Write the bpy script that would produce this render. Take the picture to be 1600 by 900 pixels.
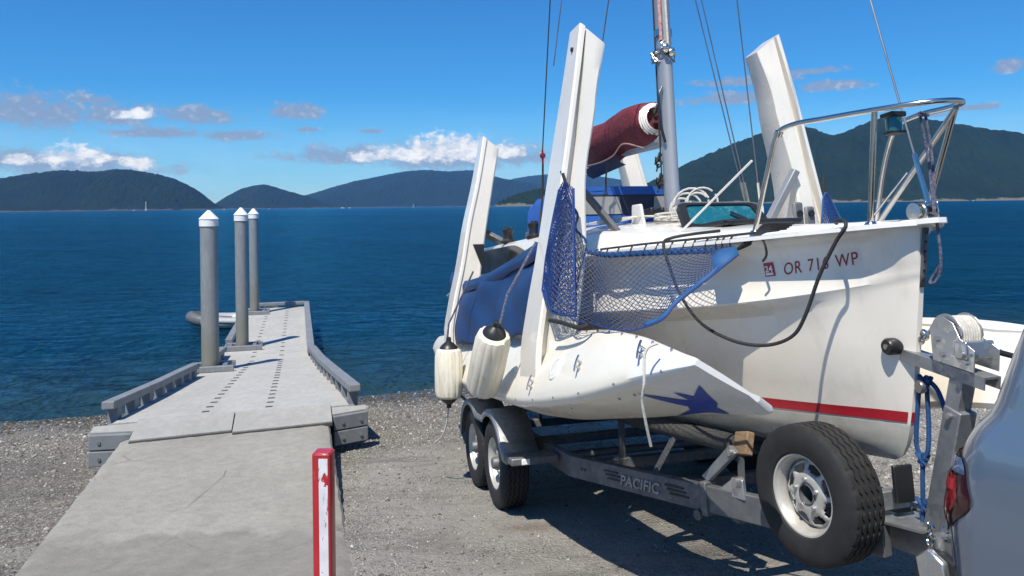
import bpy, bmesh, math, random
import numpy as np
from mathutils import Vector, Matrix
from mathutils.bvhtree import BVHTree
R = math.radians
random.seed(7); rng = np.random.default_rng(7)
for o in list(bpy.data.objects): bpy.data.objects.remove(o)
sc = bpy.context.scene
COL = sc.collection

# ------------------------------------------------------------------ camera, sky, sun, exposure
cam_d = bpy.data.cameras.new('camera'); cam = bpy.data.objects.new('camera', cam_d); COL.objects.link(cam)
cam_d.sensor_width = 36; cam_d.lens = 27; cam_d.shift_y = -129/1600
cam_d.clip_start = .05; cam_d.clip_end = 120000
cam.location = (0, 0, 1.6)
cam.rotation_euler = (Matrix.Rotation(R(90), 4, 'X') @ Matrix.Rotation(R(-.68), 4, 'Z')).to_euler()
sc.camera = cam
SUN_EL = 61.; SUN_AZ = (-.42, -.907)            # horizontal direction towards the sun
sc.view_settings.view_transform = 'Standard'; sc.view_settings.look = 'None'
sc.view_settings.exposure = 0.3; sc.view_settings.gamma = 1
sun_d = bpy.data.lights.new('sun', 'SUN'); sun = bpy.data.objects.new('sun', sun_d); COL.objects.link(sun)
sun_d.energy = 5.0; sun_d.angle = R(.5); sun_d.color = (1, .945, .85)
_h = Vector((SUN_AZ[0], SUN_AZ[1], 0)).normalized() * math.cos(R(SUN_EL)); _ts = Vector((_h.x, _h.y, math.sin(R(SUN_EL))))
sun.rotation_euler = _ts.to_track_quat('Z', 'Y').to_euler(); sun.location = (-5, -10, 30)

world = bpy.data.worlds.new('World'); sc.world = world; world.use_nodes = True
def build_world():
    nt = world.node_tree; N = nt.nodes; K = nt.links; N.clear()
    def m(op, a, b=None, c=None, clamp=False):
        n = N.new('ShaderNodeMath'); n.operation = op; n.use_clamp = clamp
        for i, v in enumerate((a, b, c)):
            if v is None: continue
            if isinstance(v, (int, float)): n.inputs[i].default_value = v
            else: K.new(v, n.inputs[i])
        return n.outputs[0]
    def smooth(x, a, b):
        n = N.new('ShaderNodeMapRange'); n.interpolation_type = 'SMOOTHSTEP'
        K.new(x, n.inputs[0]); n.inputs[1].default_value = a; n.inputs[2].default_value = b
        return n.outputs[0]
    sky = N.new('ShaderNodeTexSky'); sky.sky_type = 'NISHITA'; sky.sun_disc = False
    sky.sun_elevation = R(SUN_EL); sky.sun_rotation = math.atan2(SUN_AZ[0], SUN_AZ[1])
    sky.altitude = 0; sky.air_density = 1.0; sky.dust_density = .25; sky.ozone_density = 3.2
    tc = N.new('ShaderNodeTexCoord'); sp = N.new('ShaderNodeSeparateXYZ'); K.new(tc.outputs['Generated'], sp.inputs[0])
    az = m('ARCTAN2', sp.outputs[0], sp.outputs[1])
    azw = m('SUBTRACT', m('MODULO', m('ADD', az, R(405)), R(90)), R(45))   # the same belt of cloud goes on all round
    el = m('ARCSINE', sp.outputs[2])
    cx = N.new('ShaderNodeCombineXYZ'); K.new(azw, cx.inputs[0]); K.new(el, cx.inputs[1])
    def noise(scale, sy, det, rough, off=0):
        mp = N.new('ShaderNodeMapping'); K.new(cx.outputs[0], mp.inputs[0]); mp.inputs['Scale'].default_value = (scale, scale*sy, 1); mp.inputs['Location'].default_value = (off, off*.7, off)
        n = N.new('ShaderNodeTexNoise'); K.new(mp.outputs[0], n.inputs[0]); n.inputs['Scale'].default_value = 1; n.inputs['Detail'].default_value = det; n.inputs['Roughness'].default_value = rough
        return n.outputs[0]
    n1 = noise(34, 1.6, 7, .66); n2 = noise(95, 1.4, 5, .62, 3.); n3 = noise(9, 3, 4, .6, 9.)
    dn = m('ADD', m('MULTIPLY', m('SUBTRACT', n1, .5), 2.6), m('MULTIPLY', m('SUBTRACT', n2, .5), 1.1))
    f = 1200.
    def field(lst):
        tot = None
        for (px, py, w, h) in lst:
            a = math.atan((px-800)/f); e = math.atan((321 - .0119*(px-800) - py)/f*math.cos(a))
            dx = m('MULTIPLY', m('SUBTRACT', azw, a), f/w*1.08); dy = m('MULTIPLY', m('SUBTRACT', el, e), f/h)
            dy = m('MULTIPLY', dy, m('ADD', m('MULTIPLY', m('LESS_THAN', dy, 0.), .55), 1.))   # flatter base
            r = m('SQRT', m('ADD', m('MULTIPLY', dx, dx), m('MULTIPLY', dy, dy)))
            v = m('SUBTRACT', 1., r)
            tot = v if tot is None else m('MAXIMUM', tot, v)
        return tot
    grey = field([(55, 178, 105, 40), (190, 182, 80, 26), (315, 183, 74, 22), (152, 158, 40, 11), (460, 176, 60, 20), (245, 208, 85, 13), (375, 213, 72, 13),
                  (478, 203, 26, 6), (583, 205, 28, 8), (118, 262, 170, 30), (560, 246, 150, 22), (700, 248, 170, 40), (1170, 128, 110, 11), (1300, 135, 70, 12), (1150, 155, 110, 15), (1275, 112, 60, 9),
                  (1530, 168, 40, 8), (1580, 105, 26, 14), (1450, 180, 40, 7), (800, 244, 80, 28), (30, 252, 80, 22)])
    white = field([(112, 246, 54, 22), (215, 258, 40, 15), (30, 252, 26, 12), (700, 236, 90, 34), (735, 230, 50, 26), (620, 242, 56, 18), (792, 238, 58, 19), (212, 180, 36, 13), (575, 247, 44, 13), (665, 232, 40, 18)])
    gm = smooth(m('ADD', grey, m('MULTIPLY', dn, .8)), .0, .62)
    wm = smooth(m('ADD', white, m('MULTIPLY', dn, .85)), .02, .62)
    haze = smooth(el, .15, -.01)                                # thin veil of low cloud on the horizon
    veil = m('MULTIPLY', haze, m('ADD', m('MULTIPLY', smooth(n3, .3, .75), .36), .60))
    def mix(fac, a, b):
        n = N.new('ShaderNodeMix'); n.data_type = 'RGBA'
        if isinstance(fac, float): n.inputs[0].default_value = fac
        else: K.new(fac, n.inputs[0])
        for s, v in ((6, a), (7, b)):
            if isinstance(v, tuple): n.inputs[s].default_value = (*v, 1)
            else: K.new(v, n.inputs[s])
        return n.outputs[2]
    S = 1/.066
    tint = N.new('ShaderNodeMix'); tint.data_type = 'RGBA'; tint.blend_type = 'MULTIPLY'; tint.inputs[0].default_value = 1
    K.new(sky.outputs[0], tint.inputs[6]); tint.inputs[7].default_value = (.32, 1.0, 1.66, 1)
    c = mix(veil, tint.outputs[2], tuple(v*S for v in (.30, .54, .86)))
    c = mix(m('MULTIPLY', gm, .92), c, mix(smooth(m('ADD', n2, m('MULTIPLY', n1, .6)), .80, 1.2), tuple(v*S for v in (.20, .285, .45)), tuple(v*S for v in (.42, .50, .66))))
    c = mix(m('MULTIPLY', wm, .95), c, mix(smooth(n1, .36, .6), tuple(v*S for v in (.42, .50, .67)), tuple(v*S for v in (.74, .79, .88))))
    bg = N.new('ShaderNodeBackground'); K.new(c, bg.inputs[0]); bg.inputs[1].default_value = .066
    out = N.new('ShaderNodeOutputWorld'); K.new(bg.outputs[0], out.inputs[0])
build_world()

# ------------------------------------------------------------------ helpers
def V3(p): return Vector(p)
class MB:
    def __init__(s): s.v = []; s.f = []
    def add(s, V, F):
        b = len(s.v); s.v += [tuple(map(float, p)) for p in V]; s.f += [tuple(i+b for i in f) for f in F]; return s
    def box(s, c, d, rot=None):
        c = V3(c); P = []
        for x in (-.5, .5):
            for y in (-.5, .5):
                for z in (-.5, .5):
                    p = Vector((x*d[0], y*d[1], z*d[2])); P.append(c + (rot @ p if rot else p))
        return s.add(P, [(0,1,3,2),(4,6,7,5),(0,4,5,1),(2,3,7,6),(0,2,6,4),(1,5,7,3)])
    def bar(s, a, b, w, h, up=(0,0,1)):
        a = V3(a); b = V3(b); t = (b-a).normalized(); u = V3(up); sd = t.cross(u).normalized(); u = sd.cross(t).normalized()
        P = [p + sd*(i*w/2) + u*(j*h/2) for p in (a, b) for i, j in ((-1,-1),(1,-1),(1,1),(-1,1))]
        return s.add(P, [(3,2,1,0),(4,5,6,7),(0,1,5,4),(1,2,6,5),(2,3,7,6),(3,0,4,7)])
    def tube(s, pts, r, n=8, cap=True, closed=False):
        pts = [V3(p) for p in pts]; m = len(pts); rs = r if isinstance(r, (list, tuple)) else [r]*m
        t0 = (pts[1]-pts[0]).normalized(); nrm = t0.orthogonal().normalized(); P = []; prev = t0
        for i, p in enumerate(pts):
            a = pts[(i-1) % m] if (closed or i > 0) else pts[0]; b = pts[(i+1) % m] if (closed or i < m-1) else pts[-1]
            t = (b-a).normalized()
            q = prev.rotation_difference(t); nrm = q @ nrm; nrm = (nrm - t*nrm.dot(t)).normalized(); prev = t
            bn = t.cross(nrm)
            for k in range(n):
                an = 2*math.pi*k/n; P.append(p + (nrm*math.cos(an) + bn*math.sin(an))*rs[i])
        F = []
        for i in range(m if closed else m-1):
            j = (i+1) % m
            for k in range(n): F.append((i*n+k, i*n+(k+1) % n, j*n+(k+1) % n, j*n+k))
        if cap and not closed: F += [tuple(reversed(range(n))), tuple((m-1)*n+k for k in range(n))]
        return s.add(P, F)
    def cyl(s, a, b, r, r2=None, n=16): return s.tube([a, b], [r, r if r2 is None else r2], n)
    def lathe(s, prof, o=(0,0,0), ax=(0,0,1), n=32, closed=False):
        o = V3(o); ax = V3(ax).normalized(); u = ax.orthogonal().normalized(); w = ax.cross(u); P = []; m = len(prof)
        for r, h in prof:
            for k in range(n):
                an = 2*math.pi*k/n; P.append(o + ax*h + (u*math.cos(an) + w*math.sin(an))*r)
        F = []
        for i in range(m if closed else m-1):
            j = (i+1) % m
            for k in range(n): F.append((i*n+k, i*n+(k+1) % n, j*n+(k+1) % n, j*n+k))
        return s.add(P, F)
    def prism(s, poly, vec):
        vec = V3(vec); P = [V3(p) for p in poly]; n = len(P)
        return s.add(P + [p+vec for p in P], [tuple(reversed(range(n))), tuple(range(n, 2*n))] + [(i, (i+1) % n, n+(i+1) % n, n+i) for i in range(n)])
    def grid(s, rows, cu=False, cv=False, flip=False):
        m = len(rows); n = len(rows[0]); F = []
        for i in range(m if cu else m-1):
            for j in range(n if cv else n-1):
                q = (i*n+j, i*n+(j+1) % n, ((i+1) % m)*n+(j+1) % n, ((i+1) % m)*n+j); F.append(q[::-1] if flip else q)
        return s.add([p for r in rows for p in r], F)
    def build(s, name, mat=None, parent=None, smooth=38, bevel=0, fix=True, solid=0, label=None):
        me = bpy.data.meshes.new(name); me.from_pydata(s.v, [], s.f); me.update()
        if fix:
            bm = bmesh.new(); bm.from_mesh(me); bmesh.ops.recalc_face_normals(bm, faces=bm.faces); bm.to_mesh(me); bm.free()
        if smooth:
            me.shade_smooth(); me.set_sharp_from_angle(angle=R(smooth))
        o = bpy.data.objects.new(name, me); COL.objects.link(o)
        if mat: me.materials.append(mat)
        if parent: o.parent = parent
        if solid: md = o.modifiers.new('solid', 'SOLIDIFY'); md.thickness = solid; md.offset = 0
        if bevel: md = o.modifiers.new('bevel', 'BEVEL'); md.width = bevel; md.segments = 2; md.limit_method = 'ANGLE'; md.angle_limit = R(40)
        if label: o['label'] = label
        return o
def tag(o, label=None, cat=None, group=None, kind=None):
    if label: o['label'] = label
    if cat: o['category'] = cat
    if group: o['group'] = group
    if kind: o['kind'] = kind
    return o
def empty(name, mtx=None, loc=(0,0,0), rz=0):
    o = bpy.data.objects.new(name, None); COL.objects.link(o); o.empty_display_size = .1
    o.matrix_world = mtx if mtx is not None else Matrix.Translation(loc) @ Matrix.Rotation(rz, 4, 'Z')
    return o
def copy_tree(o, parent=None):
    c = o.copy(); COL.objects.link(c); c.parent = parent
    for ch in list(o.children): copy_tree(ch, c)
    return c
def spline(ctrl, n=8):
    """Catmull-Rom through control points"""
    P = [Vector(p) for p in ctrl]; Q = [P[0]*2-P[1]] + P + [P[-1]*2-P[-2]]; out = []
    for i in range(1, len(Q)-2):
        a, b, c, d = Q[i-1:i+3]
        for k in range(n):
            t = k/n; out.append(.5*((2*b) + (c-a)*t + (2*a-5*b+4*c-d)*t*t + (3*b-a-3*c+d)*t**3))
    return out + [P[-1]]
def interp(tab):
    X = np.array([t[0] for t in tab], float); Y = np.array([t[1] for t in tab], float)
    o = np.argsort(X); X = X[o]; Y = Y[o]; h = np.diff(X); dl = np.diff(Y)/h; d = np.zeros(len(X))
    for i in range(1, len(X)-1):
        if dl[i-1]*dl[i] > 0: w1 = 2*h[i]+h[i-1]; w2 = h[i]+2*h[i-1]; d[i] = (w1+w2)/(w1/dl[i-1]+w2/dl[i])
    d[0] = dl[0]; d[-1] = dl[-1]
    def f(x):
        x = min(max(x, X[0]), X[-1]); i = min(max(np.searchsorted(X, x)-1, 0), len(h)-1); t = (x-X[i])/h[i]
        return float((2*t**3-3*t*t+1)*Y[i] + (t**3-2*t*t+t)*h[i]*d[i] + (-2*t**3+3*t*t)*Y[i+1] + (t**3-t*t)*h[i]*d[i+1])
    return f
def vnoise(x, y, seed=0):
    """cheap smooth value noise on arrays"""
    xi = np.floor(x).astype(np.int64); yi = np.floor(y).astype(np.int64); xf = x-xi; yf = y-yi
    def hsh(a, b):
        n = (a*374761393 + b*668265263 + seed*1442695041) & 0x7fffffff; n = ((n ^ (n >> 13))*1274126177) & 0x7fffffff; return ((n ^ (n >> 16)) & 0xffff)/65535.
    u = xf*xf*(3-2*xf); v = yf*yf*(3-2*yf)
    return (hsh(xi, yi)*(1-u)+hsh(xi+1, yi)*u)*(1-v) + (hsh(xi, yi+1)*(1-u)+hsh(xi+1, yi+1)*u)*v
def fbm(x, y, o=4, seed=0):
    t = 0; a = .5; s = 0
    for k in range(o): t = t + a*vnoise(x*2**k, y*2**k, seed+k); s += a; a *= .5
    return t/s

# ------------------------------------------------------------------ materials
class MT:
    def __init__(s, name):
        s.m = bpy.data.materials.new(name); s.m.use_nodes = True; s.N = s.m.node_tree.nodes; s.K = s.m.node_tree.links
        s.b = s.N['Principled BSDF']; s.out = s.N['Material Output']; s._tc = None
    def co(s, scale=(1,1,1), kind='Object', rot=(0,0,0)):
        if s._tc is None: s._tc = s.N.new('ShaderNodeTexCoord')
        mp = s.N.new('ShaderNodeMapping'); s.K.new(s._tc.outputs[kind], mp.inputs[0]); mp.inputs['Scale'].default_value = scale; mp.inputs['Rotation'].default_value = rot
        return mp.outputs[0]
    def noise(s, scale, det=4, rough=.55, sc3=(1,1,1), dist=0, rot=(0,0,0)):
        n = s.N.new('ShaderNodeTexNoise'); s.K.new(s.co(sc3, rot=rot), n.inputs[0]); n.inputs['Scale'].default_value = scale; n.inputs['Detail'].default_value = det; n.inputs['Roughness'].default_value = rough; n.inputs['Distortion'].default_value = dist
        return n.outputs[0]
    def voro(s, scale, feat='F1', out='Distance', sc3=(1,1,1)):
        n = s.N.new('ShaderNodeTexVoronoi'); n.feature = feat; s.K.new(s.co(sc3), n.inputs[0]); n.inputs['Scale'].default_value = scale
        return n.outputs[out]
    def ramp(s, x, stops, mode='LINEAR'):
        n = s.N.new('ShaderNodeValToRGB'); s.K.new(x, n.inputs[0]); e = n.color_ramp.elements; n.color_ramp.interpolation = mode
        while len(e) < len(stops): e.new(.5)
        for el, (p, c) in zip(e, stops): el.position = p; el.color = (*c, 1) if isinstance(c, tuple) else (c, c, c, 1)
        return n.outputs[0]
    def mix(s, f, a, b, mode='MIX'):
        n = s.N.new('ShaderNodeMix'); n.data_type = 'RGBA'; n.blend_type = mode; n.clamp_factor = True
        for i, v in ((0, f), (6, a), (7, b)):
            if isinstance(v, (int, float)): n.inputs[i].default_value = v if i == 0 else (v, v, v, 1)
            elif isinstance(v, tuple): n.inputs[i].default_value = (*v, 1)
            else: s.K.new(v, n.inputs[i])
        return n.outputs[2]
    def math(s, op, a, b=0.):
        n = s.N.new('ShaderNodeMath'); n.operation = op
        for i, v in enumerate((a, b)):
            if isinstance(v, (int, float)): n.inputs[i].default_value = v
            else: s.K.new(v, n.inputs[i])
        return n.outputs[0]
    def xyz(s, kind='Object'):
        n = s.N.new('ShaderNodeSeparateXYZ'); s.K.new(s.co(kind=kind), n.inputs[0]); return n.outputs
    def bump(s, h, strength=.3, dist=.01, prev=None):
        n = s.N.new('ShaderNodeBump'); s.K.new(h, n.inputs['Height']); n.inputs['Strength'].default_value = strength; n.inputs['Distance'].default_value = dist
        if prev is not None: s.K.new(prev, n.inputs['Normal'])
        s.K.new(n.outputs[0], s.b.inputs['Normal']); return n.outputs[0]
    def set(s, **k):
        nm = dict(col='Base Color', rough='Roughness', metal='Metallic', coat='Coat Weight', spec='Specular IOR Level', alpha='Alpha', trans='Transmission Weight', ior='IOR', emit='Emission Color', estr='Emission Strength', crough='Coat Roughness', sheen='Sheen Weight')
        for q, v in k.items():
            i = s.b.inputs[nm[q]]
            if isinstance(v, tuple): i.default_value = (*v, 1)
            elif isinstance(v, (int, float)): i.default_value = v
            else: s.K.new(v, i)
        return s
def simple(name, c1, c2=None, rough=.5, metal=0, scale=6, coat=0, bump=0, bscale=60, bdist=.003, sc3=(1,1,1), rr=None, det=5):
    t = MT(name); c2 = c2 or tuple(v*.82 for v in c1)
    n = t.noise(scale, det, .6, sc3)
    t.set(col=t.mix(t.ramp(n, [(.32, 0.), (.7, 1.)]), c1, c2), metal=metal, coat=coat)
    if rr: t.set(rough=t.ramp(t.noise(scale*2.3, 4, .6, sc3), [(.3, rr[0]), (.7, rr[1])]))
    else: t.set(rough=rough)
    if bump: t.bump(t.noise(bscale, 3, .6, sc3), bump, bdist)
    return t.m
M = {}
def gelcoat(name, c, dirt, damt=.5, streak=None):
    t = MT(name)
    a = t.ramp(t.noise(1.6, 5, .6), [(.35, 0.), (.75, 1.)]); b = t.ramp(t.noise(9, 5, .65, (1, 1, .35)), [(.55, 0.), (.8, 1.)])
    col = t.mix(t.math('MULTIPLY', a, damt), c, dirt); col = t.mix(t.math('MULTIPLY', b, .38), col, tuple(v*.68 for v in dirt))
    z = t.xyz()
    if streak:                                                   # brown grime and growth on the bottom below the stripe
        g = t.ramp(z[2], [(streak[0], 1.), (streak[1], 0.)]); g2 = t.math('MULTIPLY', g, t.ramp(t.noise(5, 6, .7, (1, 1, .3)), [(.25, .55), (.7, 1.)]))
        col = t.mix(g2, col, t.mix(t.ramp(t.noise(14, 6, .7, (.6, 1, 1)), [(.35, 0.), (.7, 1.)]), (.45, .44, .39), (.31, .305, .26)))
    sp = t.ramp(t.noise(140, 2, .5), [(.71, 0.), (.76, 1.)]); col = t.mix(t.math('MULTIPLY', sp, .25), col, (.3, .27, .22))
    t.set(col=col, rough=t.ramp(t.noise(3, 4), [(.3, .2), (.7, .38)]), coat=.5, crough=.06)
    t.bump(t.noise(2.2, 2), .04, .02)
    return t.m
M['gel'] = gelcoat('gelcoat_white', (.80, .752, .66), (.70, .645, .54), .65, (.952, .968))
M['gel_float'] = gelcoat('gelcoat_cream', (.75, .72, .64), (.66, .62, .52), .7)
M['gel_beam'] = gelcoat('gelcoat_beam', (.80, .752, .66), (.71, .655, .55), .6)
M['deck'] = gelcoat('deck_white', (.80, .775, .72), (.68, .65, .58), .5)
M['red'] = simple('red_boot_stripe', (.42, .018, .03), (.33, .015, .025), .35)
M['redtext'] = simple('red_vinyl', (.30, .015, .02), (.26, .015, .02), .4)
M['bluevinyl'] = simple('blue_vinyl', (.018, .055, .36), (.015, .045, .30), .35)
M['black'] = simple('black_plastic', (.012, .012, .013), (.02, .02, .02), .4)
M['rubber'] = simple('tyre_rubber', (.011, .011, .012), (.021, .0205, .02), .75, scale=12, bump=.3, bscale=180, bdist=.002)
M['stain'] = simple('stainless', (.62, .60, .56), (.52, .50, .47), .18, 1, 20)
M['alu'] = simple('mast_aluminium', (.42, .43, .44), (.34, .35, .36), .42, .45, 5, sc3=(1, 1, .2))
M['galv'] = None
def galv(name, a, b, metal=.75, rough=.5):
    t = MT(name); v = t.voro(38, out='Color'); bw = t.N.new('ShaderNodeRGBToBW'); t.K.new(v, bw.inputs[0])
    n = t.ramp(t.noise(7, 6, .65), [(.3, 0.), (.75, 1.)])
    c = t.mix(t.ramp(bw.outputs[0], [(.2, 0.), (.8, 1.)]), a, tuple(x*.82 for x in a)); c = t.mix(n, c, b)
    t.set(col=c, metal=metal, rough=t.ramp(bw.outputs[0], [(.2, rough-.1), (.8, rough+.12)])); t.bump(t.noise(60, 3), .06, .003); return t.m
M['galv'] = galv('galvanised_steel', (.40, .41, .42), (.26, .27, .275))
M['galv_dull'] = galv('weathered_shade_galvanised_steel', (.20, .205, .21), (.10, .104, .108), .45, .55)  # dull steel, also darkened in colour to deepen the shade under the trailer
M['zinc'] = galv('bright_zinc', (.66, .66, .65), (.5, .5, .5), .9, .35)
M['pile'] = galv('pile_steel', (.26, .28, .295), (.17, .185, .19), .4, .55)
M['white_rim'] = simple('white_painted_rim', (.52, .51, .48), (.38, .36, .32), .4, scale=9, metal=.25)
M['tarp'] = simple('blue_canvas', (.010, .045, .15), (.007, .030, .10), .55, scale=3, bump=.25, bscale=16, bdist=.01)
M['dodger'] = simple('dodger_canvas', (.012, .095, .38), (.010, .07, .28), .7, scale=4, bump=.3, bscale=18, bdist=.01)
M['flap'] = simple('blue_vinyl_cloth', (.010, .052, .175), (.008, .038, .125), .5, scale=3, bump=.25, bscale=14, bdist=.01)
M['navy'] = simple('navy_shade_canvas', (.012, .016, .035), (.02, .025, .05), .7)
M['net'] = simple('net_cord', (.018, .05, .16), (.013, .034, .105), .6, scale=3); M['netblue'] = simple('blue_net_cord', (.012, .045, .20), (.010, .03, .13), .6, scale=3)
M['netband'] = simple('blue_webbing', (.018, .095, .25), (.012, .065, .18), .7, scale=14)
M['maroon'] = simple('maroon_sailcloth', (.15, .015, .022), (.10, .011, .016), .75, scale=4, bump=.9, bscale=10, bdist=.025)
M['rope_white'] = simple('white_rope', (.62, .60, .54), (.42, .40, .35), .8, scale=60, bump=.5, bscale=150)
M['rope_black'] = simple('black_rope', (.012, .012, .013), (.03, .03, .03), .75, scale=80, bump=.5, bscale=200)
M['rope_blue'] = simple('blue_rope', (.010, .05, .155), (.015, .075, .21), .75, scale=60, bump=.5, bscale=150)
M['rope_navy'] = simple('navy_flecked_rope', (.010, .015, .05), (.16, .17, .22), .75, scale=95)
M['rope_red'] = simple('red_flecked_rope', (.42, .08, .04), (.6, .5, .45), .75, scale=70)
M['wire'] = simple('wire_rigging', (.30, .31, .33), (.2, .2, .22), .35, .9)
M['wire_dark'] = simple('dark_rigging', (.04, .045, .055), (.06, .06, .07), .5, .3)
M['wood'] = simple('weathered_wood', (.26, .17, .10), (.16, .10, .06), .8, scale=8, sc3=(1, 6, 6), bump=.4, bscale=30)
M['carpet'] = simple('bunk_carpet', (.085, .085, .08), (.05, .05, .05), .95, scale=60, bump=.8, bscale=140, bdist=.006)
M['fenderv'] = None
def fender_mat():
    t = MT('scuffed_white_vinyl'); n = t.ramp(t.noise(5, 6, .7, (1, 1, .5)), [(.4, 0.), (.75, 1.)]); s = t.ramp(t.noise(14, 6, .7, (1, 1, .12)), [(.56, 0.), (.72, 1.)])
    c = t.mix(n, (.74, .70, .58), (.62, .55, .40)); c = t.mix(t.math('MULTIPLY', s, .55), c, (.26, .21, .15)); t.set(col=c, rough=.5); return t.m
M['fenderv'] = fender_mat()
def glass_mat(name, c, rough=.05):
    t = MT(name); t.set(col=c, rough=rough, spec=.8, coat=.6); return t.m
M['tint'] = glass_mat('dark_tinted_glass', (.012, .015, .020), .12); M['tint'].node_tree.nodes['Principled BSDF'].inputs['Coat Weight'].default_value = 0; M['tint'].node_tree.nodes['Principled BSDF'].inputs['Specular IOR Level'].default_value = .35
M['teal'] = None
def teal_glass():
    t = MT('crazed_teal_acrylic'); n = t.ramp(t.noise(9, 8, .75, dist=1.2), [(.5, 0.), (.78, 1.)])
    t.set(col=t.mix(n, (.012, .11, .14), (.10, .30, .36)), rough=t.ramp(n, [(.0, .06), (1., .4)]), spec=.8, coat=.5); return t.m
M['teal'] = teal_glass()
M['clear'] = simple('vinyl_window', (.30, .29, .26), (.20, .20, .19), .12, scale=3, coat=.6)
M['lens_green'] = glass_mat('green_lens', (.01, .09, .08), .08)
M['pebble'] = None

# ------------------------------------------------------------------ frames of the place
TH = R(15.5); SL = math.atan(.123); TS = .123
def gz(x, y):
    """height of the launch ramp at a world point (works on arrays)"""
    q = math.sin(TH)*x - math.cos(TH)*y
    return TS*np.minimum(q, 2.)
WATER = -1.68

# ------------------------------------------------------------------ ground
def axis(a, b, fine0, fine1, step, grow=1.22):
    X = list(np.arange(fine0, fine1+1e-6, step)); s = step
    while X[-1] < b: s *= grow; X.append(min(X[-1]+s, b))
    s = step; L = []
    x = fine0
    while x > a: s *= grow; x = max(x-s, a); L.append(x)
    return np.array(L[::-1] + X)
def ground_noise(X, Y):
    q = -(math.sin(TH)*X - math.cos(TH)*Y)
    beach = np.clip((q-8.5)/3, 0, 1)
    slab_d = np.clip((np.abs(X+1.9+(Y-4)*.27)-1.2), 0, 9)
    n = (fbm(X*.55, Y*.55, 3, 1)-.5)*(.03+.07*beach) + (fbm(X*3.1, Y*3.1, 3, 5)-.5)*(.014+.03*beach) + (fbm(X*14, Y*14, 2, 9)-.5)*.010
    return n*np.clip((q+2)/3, .25, 1)
def make_ground():
    xs = axis(-160, 160, -9.5, 9, .07); ys = axis(-60, 34, 2.2, 15, .06)
    X, Y = np.meshgrid(xs, ys); Z = gz(X, Y) + ground_noise(X, Y)
    n, m = X.shape; V = np.stack([X, Y, Z], -1).reshape(-1, 3)
    i = np.arange(n-1)[:, None]*m + np.arange(m-1)[None, :]; F = np.stack([i, i+1, i+m+1, i+m], -1).reshape(-1, 4)
    me = bpy.data.meshes.new('ground'); me.from_pydata(V.tolist(), [], F.tolist()); me.shade_smooth()
    o = bpy.data.objects.new('ground', me); COL.objects.link(o); tag(o, kind='structure')
    t = MT('ramp_gravel')
    z = t.xyz()
    big = t.ramp(t.noise(.55, 5, .6), [(.35, 0.), (.68, 1.)]); mid = t.ramp(t.noise(4, 6, .7), [(.3, 0.), (.72, 1.)])
    grit = t.noise(48, 6, .78); grit2 = t.voro(52, out='Color'); bw = t.N.new('ShaderNodeRGBToBW'); t.K.new(grit2, bw.inputs[0])
    asph = t.mix(mid, (.305, .288, .255), (.175, .165, .145)); asph = t.mix(t.math('MULTIPLY', big, .7), asph, (.325, .308, .272)); asph = t.mix(t.math('MULTIPLY', t.ramp(t.noise(1.4, 6, .7, (.35, 1.5, 1), .6), [(.52, 0.), (.66, 1.)]), .75), asph, (.11, .10, .085))
    worn = t.ramp(t.noise(.75, 6, .68, (.8, 1.3, 1), .4), [(.40, .22), (.60, 1.)])
    asph = t.mix(t.math('MULTIPLY', worn, t.ramp(grit, [(.45, .0), (.8, .9)])), asph, (.42, .395, .345)); asph = t.mix(t.math('MULTIPLY', worn, t.ramp(grit, [(.25, .9), (.42, 0.)])), asph, (.06, .057, .052))
    asph = t.mix(t.math('MULTIPLY', worn, t.ramp(bw.outputs[0], [(.6, 0.), (.95, .6)])), asph, (.42, .40, .36)); asph = t.mix(t.math('MULTIPLY', worn, t.ramp(bw.outputs[0], [(.1, .7), (.35, 0.)])), asph, (.07, .066, .06))
    sand = t.mix(mid, (.185, .163, .13), (.105, .09, .073)); sand = t.mix(t.ramp(bw.outputs[0], [(.55, 0.), (.9, 1.)]), sand, (.36, .34, .30)); sand = t.mix(t.ramp(bw.outputs[0], [(.08, 1.), (.3, 0.)]), sand, (.055, .05, .045))
    # gravel drifts: left of the walkway and along the water
    left = t.ramp(t.math('ADD', t.math('MULTIPLY', z[0], -.12), t.math('MULTIPLY', t.math('SUBTRACT', t.noise(1.2, 5, .6), .5), .5)), [(.30, 0.), (.42, 1.)])
    low = t.ramp(t.math('ADD', t.math('MULTIPLY', z[2], -.5), t.math('MULTIPLY', t.math('SUBTRACT', t.noise(.9, 5, .6), .5), .25)), [(.50, 0.), (.60, 1.)])
    ms = t.math('MAXIMUM', left, low)
    col = t.mix(ms, asph, sand)
    # pale dried silt drifts
    silt = t.ramp(t.noise(.8, 6, .65, (.6, 1.6, 1)), [(.55, 0.), (.74, 1.)]); col = t.mix(t.math('MULTIPLY', silt, .5), col, (.30, .285, .25))
    # rust-brown spill streak beside the wheels
    mp = t.co((1.2, 3.6, 0), rot=(0, 0, R(8))); 
    sv = t.N.new('ShaderNodeVectorMath'); sv.operation = 'DISTANCE'; t.K.new(mp, sv.inputs[0])
    c0 = Matrix.Rotation(R(8), 3, 'Z') @ Vector((.12*1.2, 5.32*3.6, 0)); sv.inputs[1].default_value = c0
    rs = t.ramp(t.math('SUBTRACT', t.math('ADD', sv.outputs['Value'], t.math('MULTIPLY', t.noise(6, 5, .7), 1.2)), .2), [(.3, 1.), (.95, 0.)])
    col = t.mix(t.math('MULTIPLY', rs, .55), col, (.12, .065, .04))
    # wet strip at the water
    wet = t.ramp(t.math('ADD', t.math('MULTIPLY', z[2], -1.), t.math('MULTIPLY', t.math('SUBTRACT', t.noise(2.5, 4), .5), .10)), [(.0, 0.), (1., 1.)])
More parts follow.
